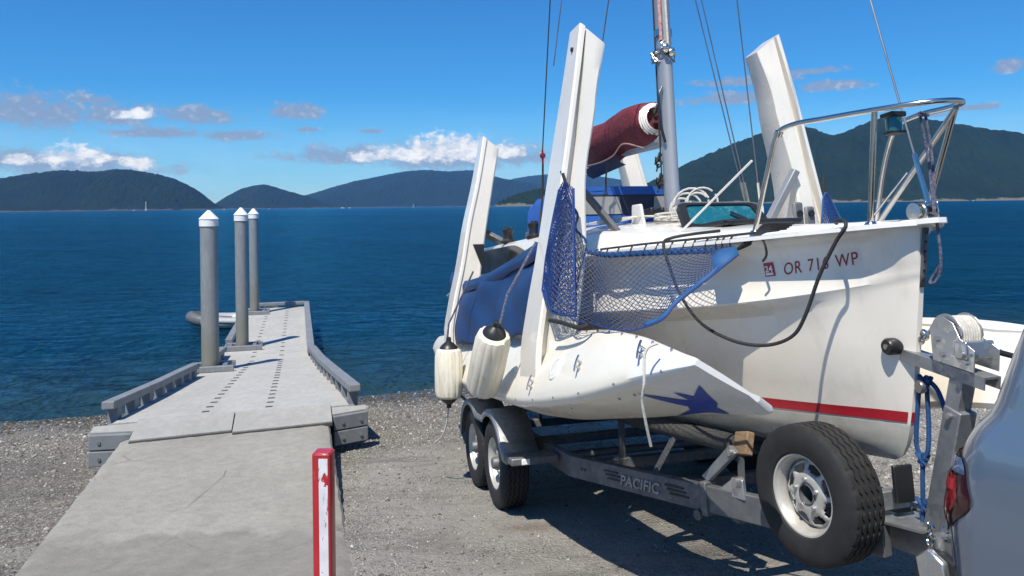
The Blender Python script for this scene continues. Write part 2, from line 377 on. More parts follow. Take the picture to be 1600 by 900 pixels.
    wn = t.N.new('ShaderNodeMapRange'); t.K.new(t.math('ADD', z[2], t.math('MULTIPLY', t.math('SUBTRACT', t.noise(2.5, 5, .65), .5), .22)), wn.inputs[0]); wn.inputs[1].default_value = WATER+.27; wn.inputs[2].default_value = WATER+.07
    col = t.mix(t.math('MULTIPLY', wn.outputs[0], .75), col, (.035, .033, .026))
    rg = t.mix(wn.outputs[0], .85, .25); t.set(col=col, rough=rg)
    b1 = t.bump(t.noise(22, 6, .75), .9, .03); t.bump(t.math('MULTIPLY', worn, t.voro(52)), 1., .022, b1)
    me.materials.append(t.m); return o
ground = make_ground()

def pebble_mesh():
    """loose stones and shell on the beach: one mass of small real stones"""
    bm = bmesh.new(); bmesh.ops.create_icosphere(bm, subdivisions=1, radius=1.); base = np.array([v.co[:] for v in bm.verts]); tri = np.array([[v.index for v in f.verts] for f in bm.faces]); bm.free()
    oct_v = np.array([(1,0,0),(-1,0,0),(0,1,0),(0,-1,0),(0,0,1),(0,0,-1)], float); oct_f = np.array([(0,2,4),(2,1,4),(1,3,4),(3,0,4),(2,0,5),(1,2,5),(3,1,5),(0,3,5)])
    Vs = []; Fs = []; Ts = []; nb = 0
    def scatter(n, xr, yr, size, dens, shape):
        nonlocal nb
        x = rng.uniform(*xr, n*3); y = rng.uniform(*yr, n*3); d = dens(x, y); k = rng.uniform(0, 1, n*3) < d; x = x[k][:n]; y = y[k][:n]; N = len(x)
        s = size[0]*np.exp(rng.normal(0, size[1], N)); s = np.minimum(s, size[0]*3.2)
        bv, bf = shape; P = bv[None]*(s[:, None]*rng.uniform(.7, 1.3, (N, 3))*np.array([1, 1, .62]))[:, None, :]
        P = P*(1+rng.normal(0, .10, (N, len(bv), 1)))
        a = rng.uniform(0, 6.28, N); ca, sa = np.cos(a)[:, None], np.sin(a)[:, None]
        P = np.stack([P[..., 0]*ca-P[..., 1]*sa, P[..., 0]*sa+P[..., 1]*ca, P[..., 2]], -1)
        g = gz(x, y)+ground_noise(x, y)
        P = P + np.stack([x, y, g + s*.05], -1)[:, None, :]
        Vs.append(P.reshape(-1, 3)); Fs.append((bf[None]+(np.arange(N)*len(bv))[:, None, None]+nb).reshape(-1, 3)); nb += N*len(bv)
        t = rng.uniform(0, 1, N); Ts.append(np.repeat(t, len(bv)))
    off = lambda x, y: x+1.95+(y-7.9)*-.0  # noqa
    def slabdist(x, y):                       # signed lateral distance from the walkway's middle
        return (x+2.95)*.963 + (y-7.9)*.27
    def dryness(x, y): return gz(x, y) > WATER-.02
    def notslab(x, y): s = slabdist(x, y); return ~((np.abs(s) < 1.02) & (y < 8.1) & (y > 4.7))
    def d_left(x, y):
        s = slabdist(x, y); n = fbm(x*.9, y*.9, 3, 21); e = np.exp(-np.clip(-s-1., 0, 9)*1.6)
        return np.where(s < -1.0, .12+.5*e+1.1*np.clip(n-.5, 0, 1), 0)*dryness(x, y)
    def d_right(x, y):
        s = slabdist(x, y); n = fbm(x*.8, y*.8, 3, 33); e = np.exp(-np.clip(s-1., 0, 9)*1.5)*np.clip((y-3.6)/1.2, 0, 1)
        return np.where(s > 1.0, .05+.6*e+2.2*np.clip(n-.52, 0, 1), 0)*dryness(x, y)*notslab(x, y)
    def d_shore(x, y):
        h = gz(x, y)-WATER; n = fbm(x*1.3, y*1.3, 3, 44); return np.clip(1-np.abs(h-.33)/.34, 0, 1)*(.35+n)*dryness(x, y)*notslab(x, y)
    def d_far(x, y): n = fbm(x*.7, y*.7, 3, 55); return np.clip((x-.27*(6-y)-2.0+2.2*(n-.5))/1.1, 0, 1)*(.5+.5*n)*dryness(x, y)
    scatter(26000, (-9, -1.8), (4., 13), (.0062, .5), d_left, (oct_v, oct_f))
    scatter(52000, (-3.2, 3.5), (3.8, 12), (.0054, .5), d_right, (oct_v, oct_f))
    scatter(22000, (-11, 7), (8.5, 13.8), (.011, .5), d_shore, (oct_v, oct_f))
    scatter(24000, (2.2, 8), (3.2, 9.5), (.0095, .5), d_far, (base, tri))
    scatter(500, (-9, 5), (4.2, 12.5), (.015, .4), lambda x, y: d_left(x, y)+d_right(x, y)+d_shore(x, y), (base, tri))
    V = np.concatenate(Vs); F = np.concatenate(Fs); T = np.concatenate(Ts)
    me = bpy.data.meshes.new('beach_pebbles'); me.vertices.add(len(V)); me.vertices.foreach_set('co', V.ravel()); me.loops.add(F.size); me.loops.foreach_set('vertex_index', F.ravel().astype(np.int32))
    me.polygons.add(len(F)); me.polygons.foreach_set('loop_start', np.arange(0, F.size, 3, dtype=np.int32)); me.update(calc_edges=True)
    at = me.attributes.new('tone', 'FLOAT', 'POINT'); at.data.foreach_set('value', T.astype(np.float32)); me.shade_smooth()
    t = MT('beach_stone'); a = t.N.new('ShaderNodeAttribute'); a.attribute_name = 'tone'
    c = t.ramp(a.outputs['Fac'], [(0., (.05, .048, .045)), (.2, (.14, .133, .12)), (.45, (.23, .22, .195)), (.7, (.31, .295, .26)), (.86, (.38, .365, .33)), (.95, (.48, .465, .43)), (1., (.66, .64, .6))])
    t.set(col=t.mix(t.math('MULTIPLY', t.noise(120, 3), .5), c, (.12, .11, .10)), rough=.75); me.materials.append(t.m)
    o = bpy.data.objects.new('beach_pebbles', me); COL.objects.link(o)
    return tag(o, 'loose grey pebbles and shell bits strewn over the beach', 'pebbles', kind='stuff')
pebble_mesh()

def wrack():
    """dark line of weed and drift along the water's edge"""
    mb = MB()
    for k in range(1500):
        x = random.uniform(-11, 3.5); h = WATER+random.gauss(.10, .05); q = -h/TS
        y = (q + math.sin(TH)*x)/math.cos(TH)
        z = float(gz(np.array(x), np.array(y))+ground_noise(np.array([x]), np.array([y]))[0]); a = random.uniform(0, 3.14); l = random.uniform(.02, .09); w = random.uniform(.006, .02)
        d = Vector((math.cos(a)*l, math.sin(a)*l*.5, 0)); s = Vector((-math.sin(a)*w, math.cos(a)*w, 0)); p = Vector((x, y, z+.006)); t = Vector((0, 0, random.uniform(.006, .02)))
        mb.add([p-d, p-s+t*.5, p+d, p+s, p+t], [(0, 1, 4), (1, 2, 4), (2, 3, 4), (3, 0, 4)])
    o = mb.build('seaweed', simple('dried_weed', (.035, .032, .02), (.06, .05, .03), .9), fix=False)
    tag(o, 'dark line of washed-up weed along the water edge', 'seaweed', kind='stuff')
wrack()

# ------------------------------------------------------------------ sea
def make_sea():
    xs = axis(-30000, 30000, -26, 26, .16, 1.25); ys = axis(8, 45000, 9.5, 42, .13, 1.2)
    X, Y = np.meshgrid(xs, ys)
    depth = np.clip((WATER - (gz(X, Y)))/.9, .0, 1); fade = np.exp(-np.clip(Y-14, 0, 1e9)/14)*np.clip((40-Y)/14, 0, 1)*np.clip((25-np.abs(X))/6, 0, 1)
    def wv(sx, sy, seed, rot): c, s = math.cos(rot), math.sin(rot); return fbm((X*c+Y*s)/sx, (-X*s+Y*c)/sy, 2, seed)-.5
    Z = WATER + fade*(.03+.97*depth)*(.07*wv(1.1, .5, 3, .15) + .05*wv(.5, .26, 8, -.2) + .05*wv(4, 1.6, 15, .25))
    n, m = X.shape; V = np.stack([X, Y, Z], -1).reshape(-1, 3); i = np.arange(n-1)[:, None]*m + np.arange(m-1)[None, :]; F = np.stack([i, i+1, i+m+1, i+m], -1).reshape(-1, 4)
    me = bpy.data.meshes.new('sea'); me.from_pydata(V.tolist(), [], F.tolist()); me.shade_smooth()
    o = bpy.data.objects.new('sea', me); COL.objects.link(o); tag(o, kind='structure')
    t = MT('sea_water')
    p = t.xyz()
    # shallows over gravel turn greener and browner towards the shore
    sh = t.N.new('ShaderNodeMapRange'); t.K.new(t.math('SUBTRACT', t.math('MULTIPLY', p[1], math.cos(TH)), t.math('MULTIPLY', p[0], math.sin(TH))), sh.inputs[0]); sh.inputs[1].default_value = 13.2; sh.inputs[2].default_value = 20.
    deep = t.mix(t.ramp(t.noise(.02, 4, .6, (.35, 1, 1)), [(.35, 0.), (.7, 1.)]), (.002, .026, .046), (.003, .036, .062))
    t.set(col=t.mix(sh.outputs[0], (.020, .044, .042), deep), spec=0., rough=.6)
    b = t.bump(t.noise(1.0, 6, .66, (1.25, .95, 1)), 1., .42); b = t.bump(t.noise(3.6, 5, .66, (1.2, 1., 1)), 1., .11, b)
    b = t.bump(t.noise(.22, 5, .66, (1.1, .8, 1)), 1., 1.6, b); b = t.bump(t.noise(.05, 4, .6, (.8, .9, 1)), .8, 5., b)
    gl = t.N.new('ShaderNodeBsdfGlossy'); gl.inputs['Color'].default_value = (.30, .70, 1., 1); gl.inputs['Roughness'].default_value = .12; t.K.new(b, gl.inputs['Normal'])  # blue tint stands in for high sky mirrored by steep waves
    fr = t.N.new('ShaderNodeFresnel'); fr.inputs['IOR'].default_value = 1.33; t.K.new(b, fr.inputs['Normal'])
    wind = t.ramp(t.noise(.006, 5, .6, (.35, 1.6, 1)), [(.35, .28), (.68, .58)])          # reflection strength set in lanes, for smoother and rougher water
    chop_refl = t.math('MULTIPLY', t.ramp(t.noise(1.0, 6, .70, (1.25, .95, 1)), [(.38, .50), (.60, 1.25)]), t.ramp(t.noise(.16, 5, .68, (1.1, .7, 1)), [(.36, .62), (.64, 1.)]))   # noise-painted reflection strength standing in for wave faces turned to and from the eye
    wind = t.math('MULTIPLY', t.math('MULTIPLY', wind, 2.7), chop_refl)
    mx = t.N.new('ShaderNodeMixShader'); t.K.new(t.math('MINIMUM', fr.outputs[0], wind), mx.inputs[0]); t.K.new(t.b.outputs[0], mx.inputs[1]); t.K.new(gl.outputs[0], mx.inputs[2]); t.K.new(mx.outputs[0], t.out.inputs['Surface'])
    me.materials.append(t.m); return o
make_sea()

# ------------------------------------------------------------------ hills across the water (wooded, real terrain at their own distance)
def forest_mat(name, a, b, rock, bare=.72, rz=6):
    t = MT(name); p = t.xyz()
    n = t.ramp(t.noise(.02, 6, .7), [(.3, 0.), (.7, 1.)]); n2 = t.ramp(t.noise(.0035, 5, .6), [(.35, 0.), (.7, 1.)])
    c = t.mix(n, a, b); c = t.mix(t.math('MULTIPLY', n2, .6), c, tuple(v*1.6 for v in b))
    bt = t.ramp(t.noise(.0045, 6, .7, (1, 1, 1.5)), [(bare, 0.), (bare+.05, 1.)]); c = t.mix(t.math('MULTIPLY', bt, .6), c, tuple(v*.55 for v in rock))
    lo = t.N.new('ShaderNodeMapRange'); t.K.new(t.math('ADD', p[2], t.math('MULTIPLY', t.math('SUBTRACT', t.noise(.012, 5, .7), .52), rz*9)), lo.inputs[0]); lo.inputs[1].default_value = rz*1.1; lo.inputs[2].default_value = rz*.5
    c = t.mix(t.math('MULTIPLY', lo.outputs[0], .9), c, rock); t.set(col=c, rough=.9, spec=.1); t.bump(t.noise(.06, 3, .6), .6, 8.); return t.m
F1 = 1200.
def make_hill(name, D, depth, ridge, mat, seed, tree=18, na=620, nr=46):
    az = np.linspace(ridge[0][0], ridge[-1][0], na); f = interp(ridge)
    zr = np.array([(321-.0119*(a-800)-f(a))/F1*D for a in az])         # ridge height above the eye
    T = np.concatenate([np.linspace(0, 1, nr), np.linspace(1.06, 1.9, 10)]); rows = []
    tx = (az-800)/F1
    for t in T:
        prof = math.sin(min(t, 1)*math.pi/2)**1.25 if t <= 1 else max(0, 1-(t-1)/.9)
        d = D + depth*(t-1); x = tx*d; y = np.full_like(x, d)
        gul = (fbm(x/(D*.05)+seed, np.full_like(x, d/(D*.09)), 4, seed)-.5)
        z = (zr+1.6-WATER)*prof*(1+.35*gul*math.sin(min(t, 1)*math.pi)) + WATER
        z = z + tree*(fbm(x/16., np.full_like(x, t*29.), 2, seed+3)-.45)*min(1, t*6)*(1 if t <= 1 else .4) - (2 if t == 0 else 0)
        d2 = d + depth*.22*(fbm(tx*14+seed, np.full_like(tx, 2.), 3, seed+9)-.5)*(1-min(t, 1))
        rows.append(np.stack([tx*d2, d2, np.maximum(z, WATER-3)], -1))
    V = np.array(rows); n, m = V.shape[:2]; i = np.arange(n-1)[:, None]*m + np.arange(m-1)[None, :]; Fq = np.stack([i, i+1, i+m+1, i+m], -1).reshape(-1, 4)
    me = bpy.data.meshes.new(name); me.from_pydata(V.reshape(-1, 3).tolist(), [], Fq.tolist()); me.shade_smooth(); me.materials.append(mat)
    o = bpy.data.objects.new(name, me); COL.objects.link(o); return tag(o, kind='structure')
fm1 = forest_mat('wooded_hill', (.004, .009, .007), (.008, .015, .009), (.07, .066, .056), .70, 4)
fm2 = forest_mat('wooded_hill_near', (.004, .011, .007), (.009, .019, .011), (.13, .12, .10), .76, 6)
make_hill('wooded_island', 5200, 900, [(-320, 318), (-200, 303), (-100, 290), (0, 280), (40, 273), (100, 267), (150, 268), (180, 266), (240, 272), (280, 284), (310, 300), (338, 320), (356, 329)], fm1, 3)
make_hill('wooded_hill', 7600, 900, [(322, 329), (352, 309), (370, 299), (385, 293), (410, 289.5), (440, 297), (475, 306), (510, 318), (540, 328)], fm1, 11)
make_hill('wooded_hill', 10500, 2200, [(380, 327), (430, 316), (480, 305), (530, 291), (580, 279), (640, 268), (670, 266), (700, 268), (735, 266), (790, 280), (850, 290), (920, 300), (1000, 315), (1060, 326)], fm1, 17)
make_hill('wooded_hill', 13500, 2200, [(650, 318), (730, 296), (790, 282), (840, 274), (900, 272), (960, 280), (1040, 300), (1120, 322)], fm1, 23)
make_hill('wooded_headland', 2900, 250, [(774, 321.5), (786, 315), (800, 308), (820, 302), (845, 297), (880, 300), (930, 306), (985, 320)], fm2, 29, 18, 300, 30)
make_hill('wooded_mountain', 3900, 900, [(930, 318), (1000, 293), (1040, 274), (1080, 254), (1130, 232), (1175, 215), (1210, 203), (1245, 198), (1272, 203), (1300, 213), (1335, 203), (1370, 190), (1400, 187), (1440, 189), (1500, 197), (1550, 206), (1600, 211), (1700, 226), (1850, 262), (2000, 305), (2060, 314)], fm2, 41, 20, 820, 64)

def haze():
    mb = MB(); x = 31000; mb.box((0, 22000, 320), (2*x, 47000, 640)); mb.v = [(a, b, c if c > 300 else WATER-10) for a, b, c in mb.v]
    o = mb.build('haze', None, smooth=0); m = bpy.data.materials.new('sea_haze'); m.use_nodes = True; N = m.node_tree.nodes; N.clear()
    vp = N.new('ShaderNodeVolumePrincipled'); out = N.new('ShaderNodeOutputMaterial'); m.node_tree.links.new(vp.outputs[0], out.inputs['Volume'])
    vp.inputs['Color'].default_value = (.12, .40, 1.0, 1); vp.inputs['Absorption Color'].default_value = (1, 1, 1, 1); vp.inputs['Density'].default_value = HAZE; vp.inputs['Anisotropy'].default_value = 0
    o.data.materials.append(m); tag(o, 'pale blue sea haze over the far water and hills', 'haze', kind='stuff')
HAZE = 3.4e-5
haze()

# ------------------------------------------------------------------ far craft on the water
M['ferry'] = simple('ferry_white', (.80, .80, .78), (.7, .7, .68), .5); M['ferry_green'] = simple('ferry_green', (.03, .12, .09), None, .5)
def ferry():
    e = empty('ferry', loc=(-3270, 5000-100, WATER), rz=R(4))
    mb = MB(); n = 14; rows = []
    for i in range(n+1):
        t = i/n*2-1; w = 9*max(.12, 1-abs(t)**4); rows.append([(t*55, -w*.8, -1), (t*55, -w, 6), (t*55, w, 6), (t*55, w*.8, -1)])
    mb.grid(rows, cv=True).add(rows[0], [(0,1,2,3)]).add(rows[-1], [(3,2,1,0)]); mb.build('hull', M['ferry'], e)
    MB().box((0, 0, 6.6), (106, 17.6, .9)).build('green_band', M['ferry_green'], e)
    MB().box((0, 0, 10), (88, 16, 6)).build('car_deck_house', M['ferry'], e, bevel=.5)
    MB().box((0, 0, 15), (64, 14, 4)).build('passenger_deck', M['ferry'], e, bevel=.5)
    for sx in (-1, 1): MB().box((sx*24, 0, 19), (9, 9, 4)).build('wheelhouse', M['ferry'], e, bevel=.4)
    f = MB().prism([(-5, -2.5, 17), (4, -2.5, 17), (3, -2.5, 24), (-4, -2.5, 24)], (0, 5, 0)).build('funnel', M['ferry_green'], e)
    MB().cyl((10, 0, 17), (10, 0, 27), .3, .15).build('mast', M['ferry'], e)
    MB().box((0, 0, 10.8), (84, 16.1, 1.3)).build('window_band', M['tint'], e, smooth=0)
    tag(e, 'white car ferry crossing below the wooded island at far left', 'ferry')
ferry()
def sail_boat(loc, h, rz):
    e = empty('sailboat', loc=loc, rz=rz); L = h*.75; rows = []
    for i in range(9):
        t = i/8; w = L*.14*math.sin(max(.12, min(1, (1-t)*1.25))*math.pi/2); x = (t-.5)*L; rows.append([(x, -w, L*.10), (x, -w*.5, -.2), (x, w*.5, -.2), (x, w, L*.10)])
    MB().grid(rows, cv=True).add(rows[0], [(0,1,2,3)]).build('hull', M['ferry'], e)
    MB().cyl((L*.08, 0, L*.08), (L*.08, 0, h), .08, .05).build('mast', M['alu'], e)
    def sail(a, b, c, bow):
        a, b, c = map(Vector, (a, b, c)); r = []
        for i in range(7):
            u = i/6; p = a.lerp(b, u); q = a.lerp(c, u); r.append([p.lerp(q, j/6) + Vector((0, bow*math.sin(j/6*math.pi)*u, 0)) for j in range(7)])
        return MB().grid(r)
    sail((L*.07, 0, h*.98), (L*.06, 0, h*.14), (-L*.45, 0, h*.15), h*.05).build('mainsail', M['ferry'], e, solid=.03, fix=False)
    sail((L*.10, 0, h*.9), (L*.12, .5, h*.12), (L*.48, 0, h*.10), h*.04).build('jib', M['ferry'], e, solid=.03, fix=False)
    return e
tag(sail_boat((-436, 3400, WATER), 21, R(60)), 'small white sailboat under sail on the distant water', 'sailboat')
def motor_boat(loc, L, rz):
    e = empty('motorboat', loc=loc, rz=rz); rows = []
    for i in range(9):
        t = i/8; w = L*.16*(1-max(0, t-.45)**2*3.1); x = (t-.5)*L; rows.append([(x, -w, L*(.10+.05*t)), (x, -w*.7, -.2), (x, w*.7, -.2), (x, w, L*(.10+.05*t))])
    MB().grid(rows, cv=True).add(rows[0], [(0,1,2,3)]).build('hull', M['ferry'], e)
    MB().prism([(-L*.2, -L*.11, L*.1), (L*.2, -L*.11, L*.1), (L*.08, -L*.11, L*.26), (-L*.18, -L*.11, L*.26)], (0, L*.22, 0)).build('cabin', M['ferry'], e, bevel=.1)
    MB().box((0, 0, L*.2), (L*.24, L*.225, L*.05)).build('window', M['tint'], e)
    return e
for (px, d, L, rz, lb) in ((535, 3300, 17, .2, 'pair of specks: left white motorboat below the blue range'), (546, 3300, 11, .1, 'pair of specks: right and smaller white motorboat below the blue range'), (764, 2600, 12, 3., 'white motorboat on the water just left of the dark headland'),
                            (209, 3900, 11, .3, 'tiny white motorboat off the middle of the wooded island'), (350, 4100, 13, .1, 'tiny white motorboat off the right end of the wooded island'), (1521, 3000, 8, .4, 'tiny white motorboat below the big mountain at far right'), (420, 4200, 9, .2, 'tiny white motorboat below the small wooded hill')):
    tag(motor_boat(((px-800)/1200*d, d, WATER), L, rz), lb, 'motorboat', 'far motorboats')
def light_tower():
    d = 4180; e = empty('light_tower', loc=((228-800)/1200*d, d, WATER)); 
    MB().lathe([(0, 0), (6, 0), (6, 4), (3, 5), (2.2, 40), (2.8, 41), (2.8, 43), (0, 43)], n=14).build('tower', simple('tower_paint', (.55, .52, .45), None, .7), e)
    MB().lathe([(0, 43), (1.6, 43), (1.6, 46), (0, 49)], n=12).build('lantern', M['ferry'], e)
    tag(e, 'pale channel marker tower at the foot of the wooded island', 'tower')
light_tower()

# ------------------------------------------------------------------ concrete walkway and floating dock
def concrete(name, a, b, c):
    t = MT(name); n1 = t.ramp(t.noise(1.1, 6, .65), [(.3, 0.), (.72, 1.)]); n2 = t.ramp(t.noise(9, 8, .82), [(.38, 0.), (.64, 1.)]); g = t.noise(70, 5, .8)
    col = t.mix(n1, a, b); col = t.mix(t.math('MULTIPLY', n2, .55), col, c); col = t.mix(t.ramp(g, [(.62, 0.), (.8, .7)]), col, tuple(v*1.5 for v in a)); col = t.mix(t.ramp(g, [(.2, .8), (.38, 0.)]), col, tuple(v*.35 for v in a))
    t.set(col=col, rough=.9, spec=.25); b_ = t.bump(t.noise(60, 5, .7), .6, .012); t.bump(t.noise(9, 4, .6), .4, .02, b_); return t
def slab_mat():
    t = concrete('walkway_concrete', (.335, .324, .288), (.27, .26, .23), (.185, .177, .155)); p = t.xyz(); base = t.b.inputs['Base Color'].links[0].from_socket
    e = t.math('ADD', t.math('ADD', p[1], t.math('MULTIPLY', p[0], -.05)), t.math('MULTIPLY', t.math('SUBTRACT', t.noise(1.7, 5, .65), .5), 1.1))
    mr = t.N.new('ShaderNodeMapRange'); t.K.new(e, mr.inputs[0]); mr.inputs[1].default_value = 5.50; mr.inputs[2].default_value = 5.38          # older, darker pour nearest the road
    dark = t.mix(t.ramp(t.noise(7, 6, .7), [(.3, 0.), (.7, 1.)]), (.25, .24, .215), (.165, .158, .14))
    c = t.mix(t.math('MULTIPLY', mr.outputs[0], .85), base, dark)
    st = t.ramp(t.noise(.9, 6, .7, (1.5, .5, 1)), [(.55, 0.), (.70, 1.)]); c = t.mix(t.math('MULTIPLY', st, .35), c, (.15, .14, .12))          # old water stains
    cr = t.ramp(t.voro(.8, 'DISTANCE_TO_EDGE'), [(.0, 1.), (.006, 0.)]); c = t.mix(t.math('MULTIPLY', cr, t.ramp(t.noise(1.3, 3), [(.5, 0.), (.62, .7)])), c, (.06, .055, .05))
    t.set(col=c); return t.m
M['slab'] = slab_mat()
DD = Vector((-.27, .963, 0)); DP = Vector((.963, .27, 0))        # along and across the walkway
def walkway():
    n = 60; m = 34; top = []; c0 = Vector((-2.95, 7.9, 0))
    for i in range(n+1):
        t = i/n; s = -6.4*t; row = []
        for j in range(m+1):
            u = (j/m*2-1)*1.0; p = c0 + DD*s + DP*(u + .012*(random.random()-.5)*(j in (0, m))); e = .02 if j in (0, m) else 0
            z = max(-.69+.015*6.4*t, float(gz(np.array(p.x), np.array(p.y)))+.022) - e + .005*(random.random()-.5)
            row.append((p.x, p.y, z))
        top.append(row)
    mb = MB(); mb.grid(top)
    for j, sg in ((0, -1), (m, 1)):
        mb.grid([[r[j], (r[j][0]+DP.x*.02*sg, r[j][1]+DP.y*.02*sg, r[j][2]-.03), (r[j][0]+DP.x*.02*sg, r[j][1]+DP.y*.02*sg, r[j][2]-.8)] for r in top])
    mb.grid([[p, (p[0]+DD.x*.01, p[1]+DD.y*.01, p[2]-.8)] for p in top[0]])
    tag(mb.build('concrete_walkway', M['slab'], smooth=30), kind='structure')
walkway()

def dock_mat():
    t = MT('dock_decking'); n1 = t.ramp(t.noise(1.3, 6, .65), [(.3, 0.), (.72, 1.)]); n2 = t.ramp(t.noise(16, 5, .7, (1, .35, 1)), [(.4, 0.), (.75, 1.)])
    c = t.mix(n1, (.42, .414, .39), (.355, .35, .33)); c = t.mix(t.math('MULTIPLY', n2, .7), c, (.27, .265, .245)); c = t.mix(t.math('MULTIPLY', t.ramp(t.noise(.7, 6, .7, (1, .4, 1)), [(.5, 0.), (.7, 1.)]), .4), c, (.24, .235, .21)); t.set(col=c, rough=.8); t.bump(t.noise(90, 3, .6), .5, .006); return t.m
M['dock'] = dock_mat()
M['dock_grey'] = simple('grey_composite', (.20, .215, .225), (.15, .16, .17), .6, scale=5, bump=.2, bscale=40)
M['plate'] = concrete('transition_plate', (.36, .355, .34), (.30, .295, .28), (.24, .235, .22)).m
M['slotdark'] = simple('slot_dark', (.07, .07, .07), None, .8)
M['bolt'] = simple('bolt_steel', (.5, .5, .5), (.35, .35, .35), .35, .9)
A0 = Vector((-3.0, 8.25, -.60)); A1 = Vector((-4.32, 13.4, -1.05)); A2 = Vector((-6.3, 20.6, -1.05)); W0, W1, W2 = 1.2, .80, .77
def dock_pt(s, u, dz=0):
    """s 0..1 first section, 1..2 second; u -1..1 across"""
    if s <= 1: c = A0.lerp(A1, s); w = W0+(W1-W0)*s
    else: c = A1.lerp(A2, s-1); w = W1+(W2-W1)*(s-1)
    return c + DP*(u*w) + Vector((0, 0, dz))
PILES = [((-4.78, 12.1), 1.58), ((-5.12, 14.5), 1.62), ((-6.5, 19.3), 1.60)]
def floating_dock():
    e = empty('floating_dock', loc=(A0.x, A0.y, A0.z)); inv = Matrix.Translation(-A0)
    def B(mb, name, mat, par=None, **k):
        mb.v = [tuple(inv @ Vector(p)) for p in mb.v]; return mb.build(name, mat, par or e, **k)
    # decking panels, each a piece with joints between
    S = [0] + [i/8 for i in range(1, 9)] + [1+i/11 for i in range(1, 12)]
    for a, b in zip(S[:-1], S[1:]):
        g = .0012
        q = [dock_pt(a+g, -1), dock_pt(a+g, 1), dock_pt(b-g, 1), dock_pt(b-g, -1)]
        B(MB().prism(q, (0, 0, -.05)), 'deck_panel', M['dock'], smooth=0, bevel=.004)
    for a, b, nm in ((0, 1, 'section_frame'), (1, 2, 'section_frame')):
        q = [dock_pt(a+.004, -.985, -.051), dock_pt(a+.004, .985, -.051), dock_pt(b-.004, .985, -.051), dock_pt(b-.004, -.985, -.051)]; B(MB().prism(q, (0, 0, -.17)), nm, M['dock_grey'], smooth=0)
        q = [dock_pt(a+.03, -.9, -.222), dock_pt(a+.03, .9, -.222), dock_pt(b-.03, .9, -.222), dock_pt(b-.03, -.9, -.222)]; B(MB().prism(q, (0, 0, -.36 if a else -.24)), 'float_tank', M['black'], smooth=0)
    # side timbers
    for u in (-1, 1):
        for a, b in ((0.02, .5), (.5, 1), (1, 1.5), (1.5, 2)):
            for k in range(2): B(MB().bar(dock_pt(a+.003, u*1.04, -.09-.13*k), dock_pt(b-.003, u*1.04, -.09-.13*k), .07, .12), 'side_timber', M['dock_grey'], smooth=0, bevel=.008)
    # bull rails on blocks
    def rail(pts, name='bull_rail', hh=.17):
        for p, q in zip(pts[:-1], pts[1:]):
            r = B(MB().bar(p+Vector((0, 0, hh)), q+Vector((0, 0, hh)), .13, .085), name, M['dock_grey'], smooth=0, bevel=.012)
            L = (q-p).length; n = max(2, int(L/.55)+1)
            for i in range(n):
                c = p.lerp(q, (i+.25)/n); B(MB().bar(c, c+(q-p).normalized()*.12, .10, .26), 'block', M['dock_grey'], r, smooth=0)
    rail([dock_pt(0.02, -1.06), dock_pt(.30, -1.0), dock_pt(.55, -.98), dock_pt(.66, -.96)])
    rail([dock_pt(0.01, 1.06), dock_pt(.30, 1.02), dock_pt(.62, .97), dock_pt(1.0, .97)])
    rail([dock_pt(1.01, .95), dock_pt(1.5, .95), dock_pt(1.985, .95)], hh=.10)
    rail([dock_pt(.80, -.95), dock_pt(1.08, -.95)], hh=.14); rail([dock_pt(1.22, -.95), dock_pt(1.5, -.95), dock_pt(1.74, -.95)], hh=.10)
    rail([dock_pt(1.985, -.9), dock_pt(1.985, .88)], hh=.10)
    # shore end: stacked corner timbers with bolts, and two hinged plates onto the walkway
    for sg, (u0, u1) in ((-1, (-1.14, -.80)), (1, (.84, 1.15))):
        for k in range(2):
            a = dock_pt(0, u0) - DD*(.16 if sg < 0 else .22) + Vector((0, 0, -.13-.165*k)); b = dock_pt(0, u1) - DD*(.22 if sg < 0 else .10) + Vector((0, 0, -.13-.165*k))
            q = B(MB().bar(a, b, .10, .155), 'corner_timber', M['dock_grey'], smooth=0, bevel=.01)
            for f in (.25, .78):
                c = a.lerp(b, f); n = (b-a).cross(Vector((0, 0, 1))).normalized()
                if n.y > 0: n = -n
                B(MB().cyl(c+n*.045, c+n*.062, .018, n=10), 'bolt', M['bolt'], q)
            if k == 0:
                c0 = dock_pt(0, u0, -.03); c1 = dock_pt(0, u1, -.03)
                B(MB().prism([a+Vector((0, 0, .08)), b+Vector((0, 0, .08)), c1, c0], (0, 0, .012)), 'corner_cap', M['plate'], q, smooth=0)
    for u0, u1 in ((-.80, -.005), (.005, .84)):
        pa = dock_pt(0, u0*.99, .004)+DD*.02; pb = dock_pt(0, u1*.99, .004)+DD*.02
        qa = Vector((*(pa-DD*.50).xy, -.676)); qb = Vector((*(pb-DD*.42).xy, -.676))
        B(MB().prism([pa, pb, qb, qa], (0, 0, .016)), 'hinged_plate', M['plate'], smooth=0, bevel=.003)
        r = B(MB().bar(qa+Vector((0, 0, -.012))-DD*.012, qb+Vector((0, 0, -.012))-DD*.012, .02, .03), 'rubber_strip', M['slotdark'], smooth=0)
    # drain slots in two rows down the deck
    base = None
    for col, (u0, u1, u2) in enumerate(((-.28, -.30, -.32), (.28, .31, .32))):
        for i in range(33):
            s = .05+i*.059
            u = u0+(u1-u0)*min(s, 1) if s < 1 else u1
            p = dock_pt(s, u, .003) - A0
            if base is None: base = MB().box((0, 0, 0), (.075, .045, .006)).build('drain_slot', M['slotdark'], e, smooth=0); o = base
            else: o = base.copy(); COL.objects.link(o); o.parent = e
            o.location = p; o.rotation_euler.z = R(15)
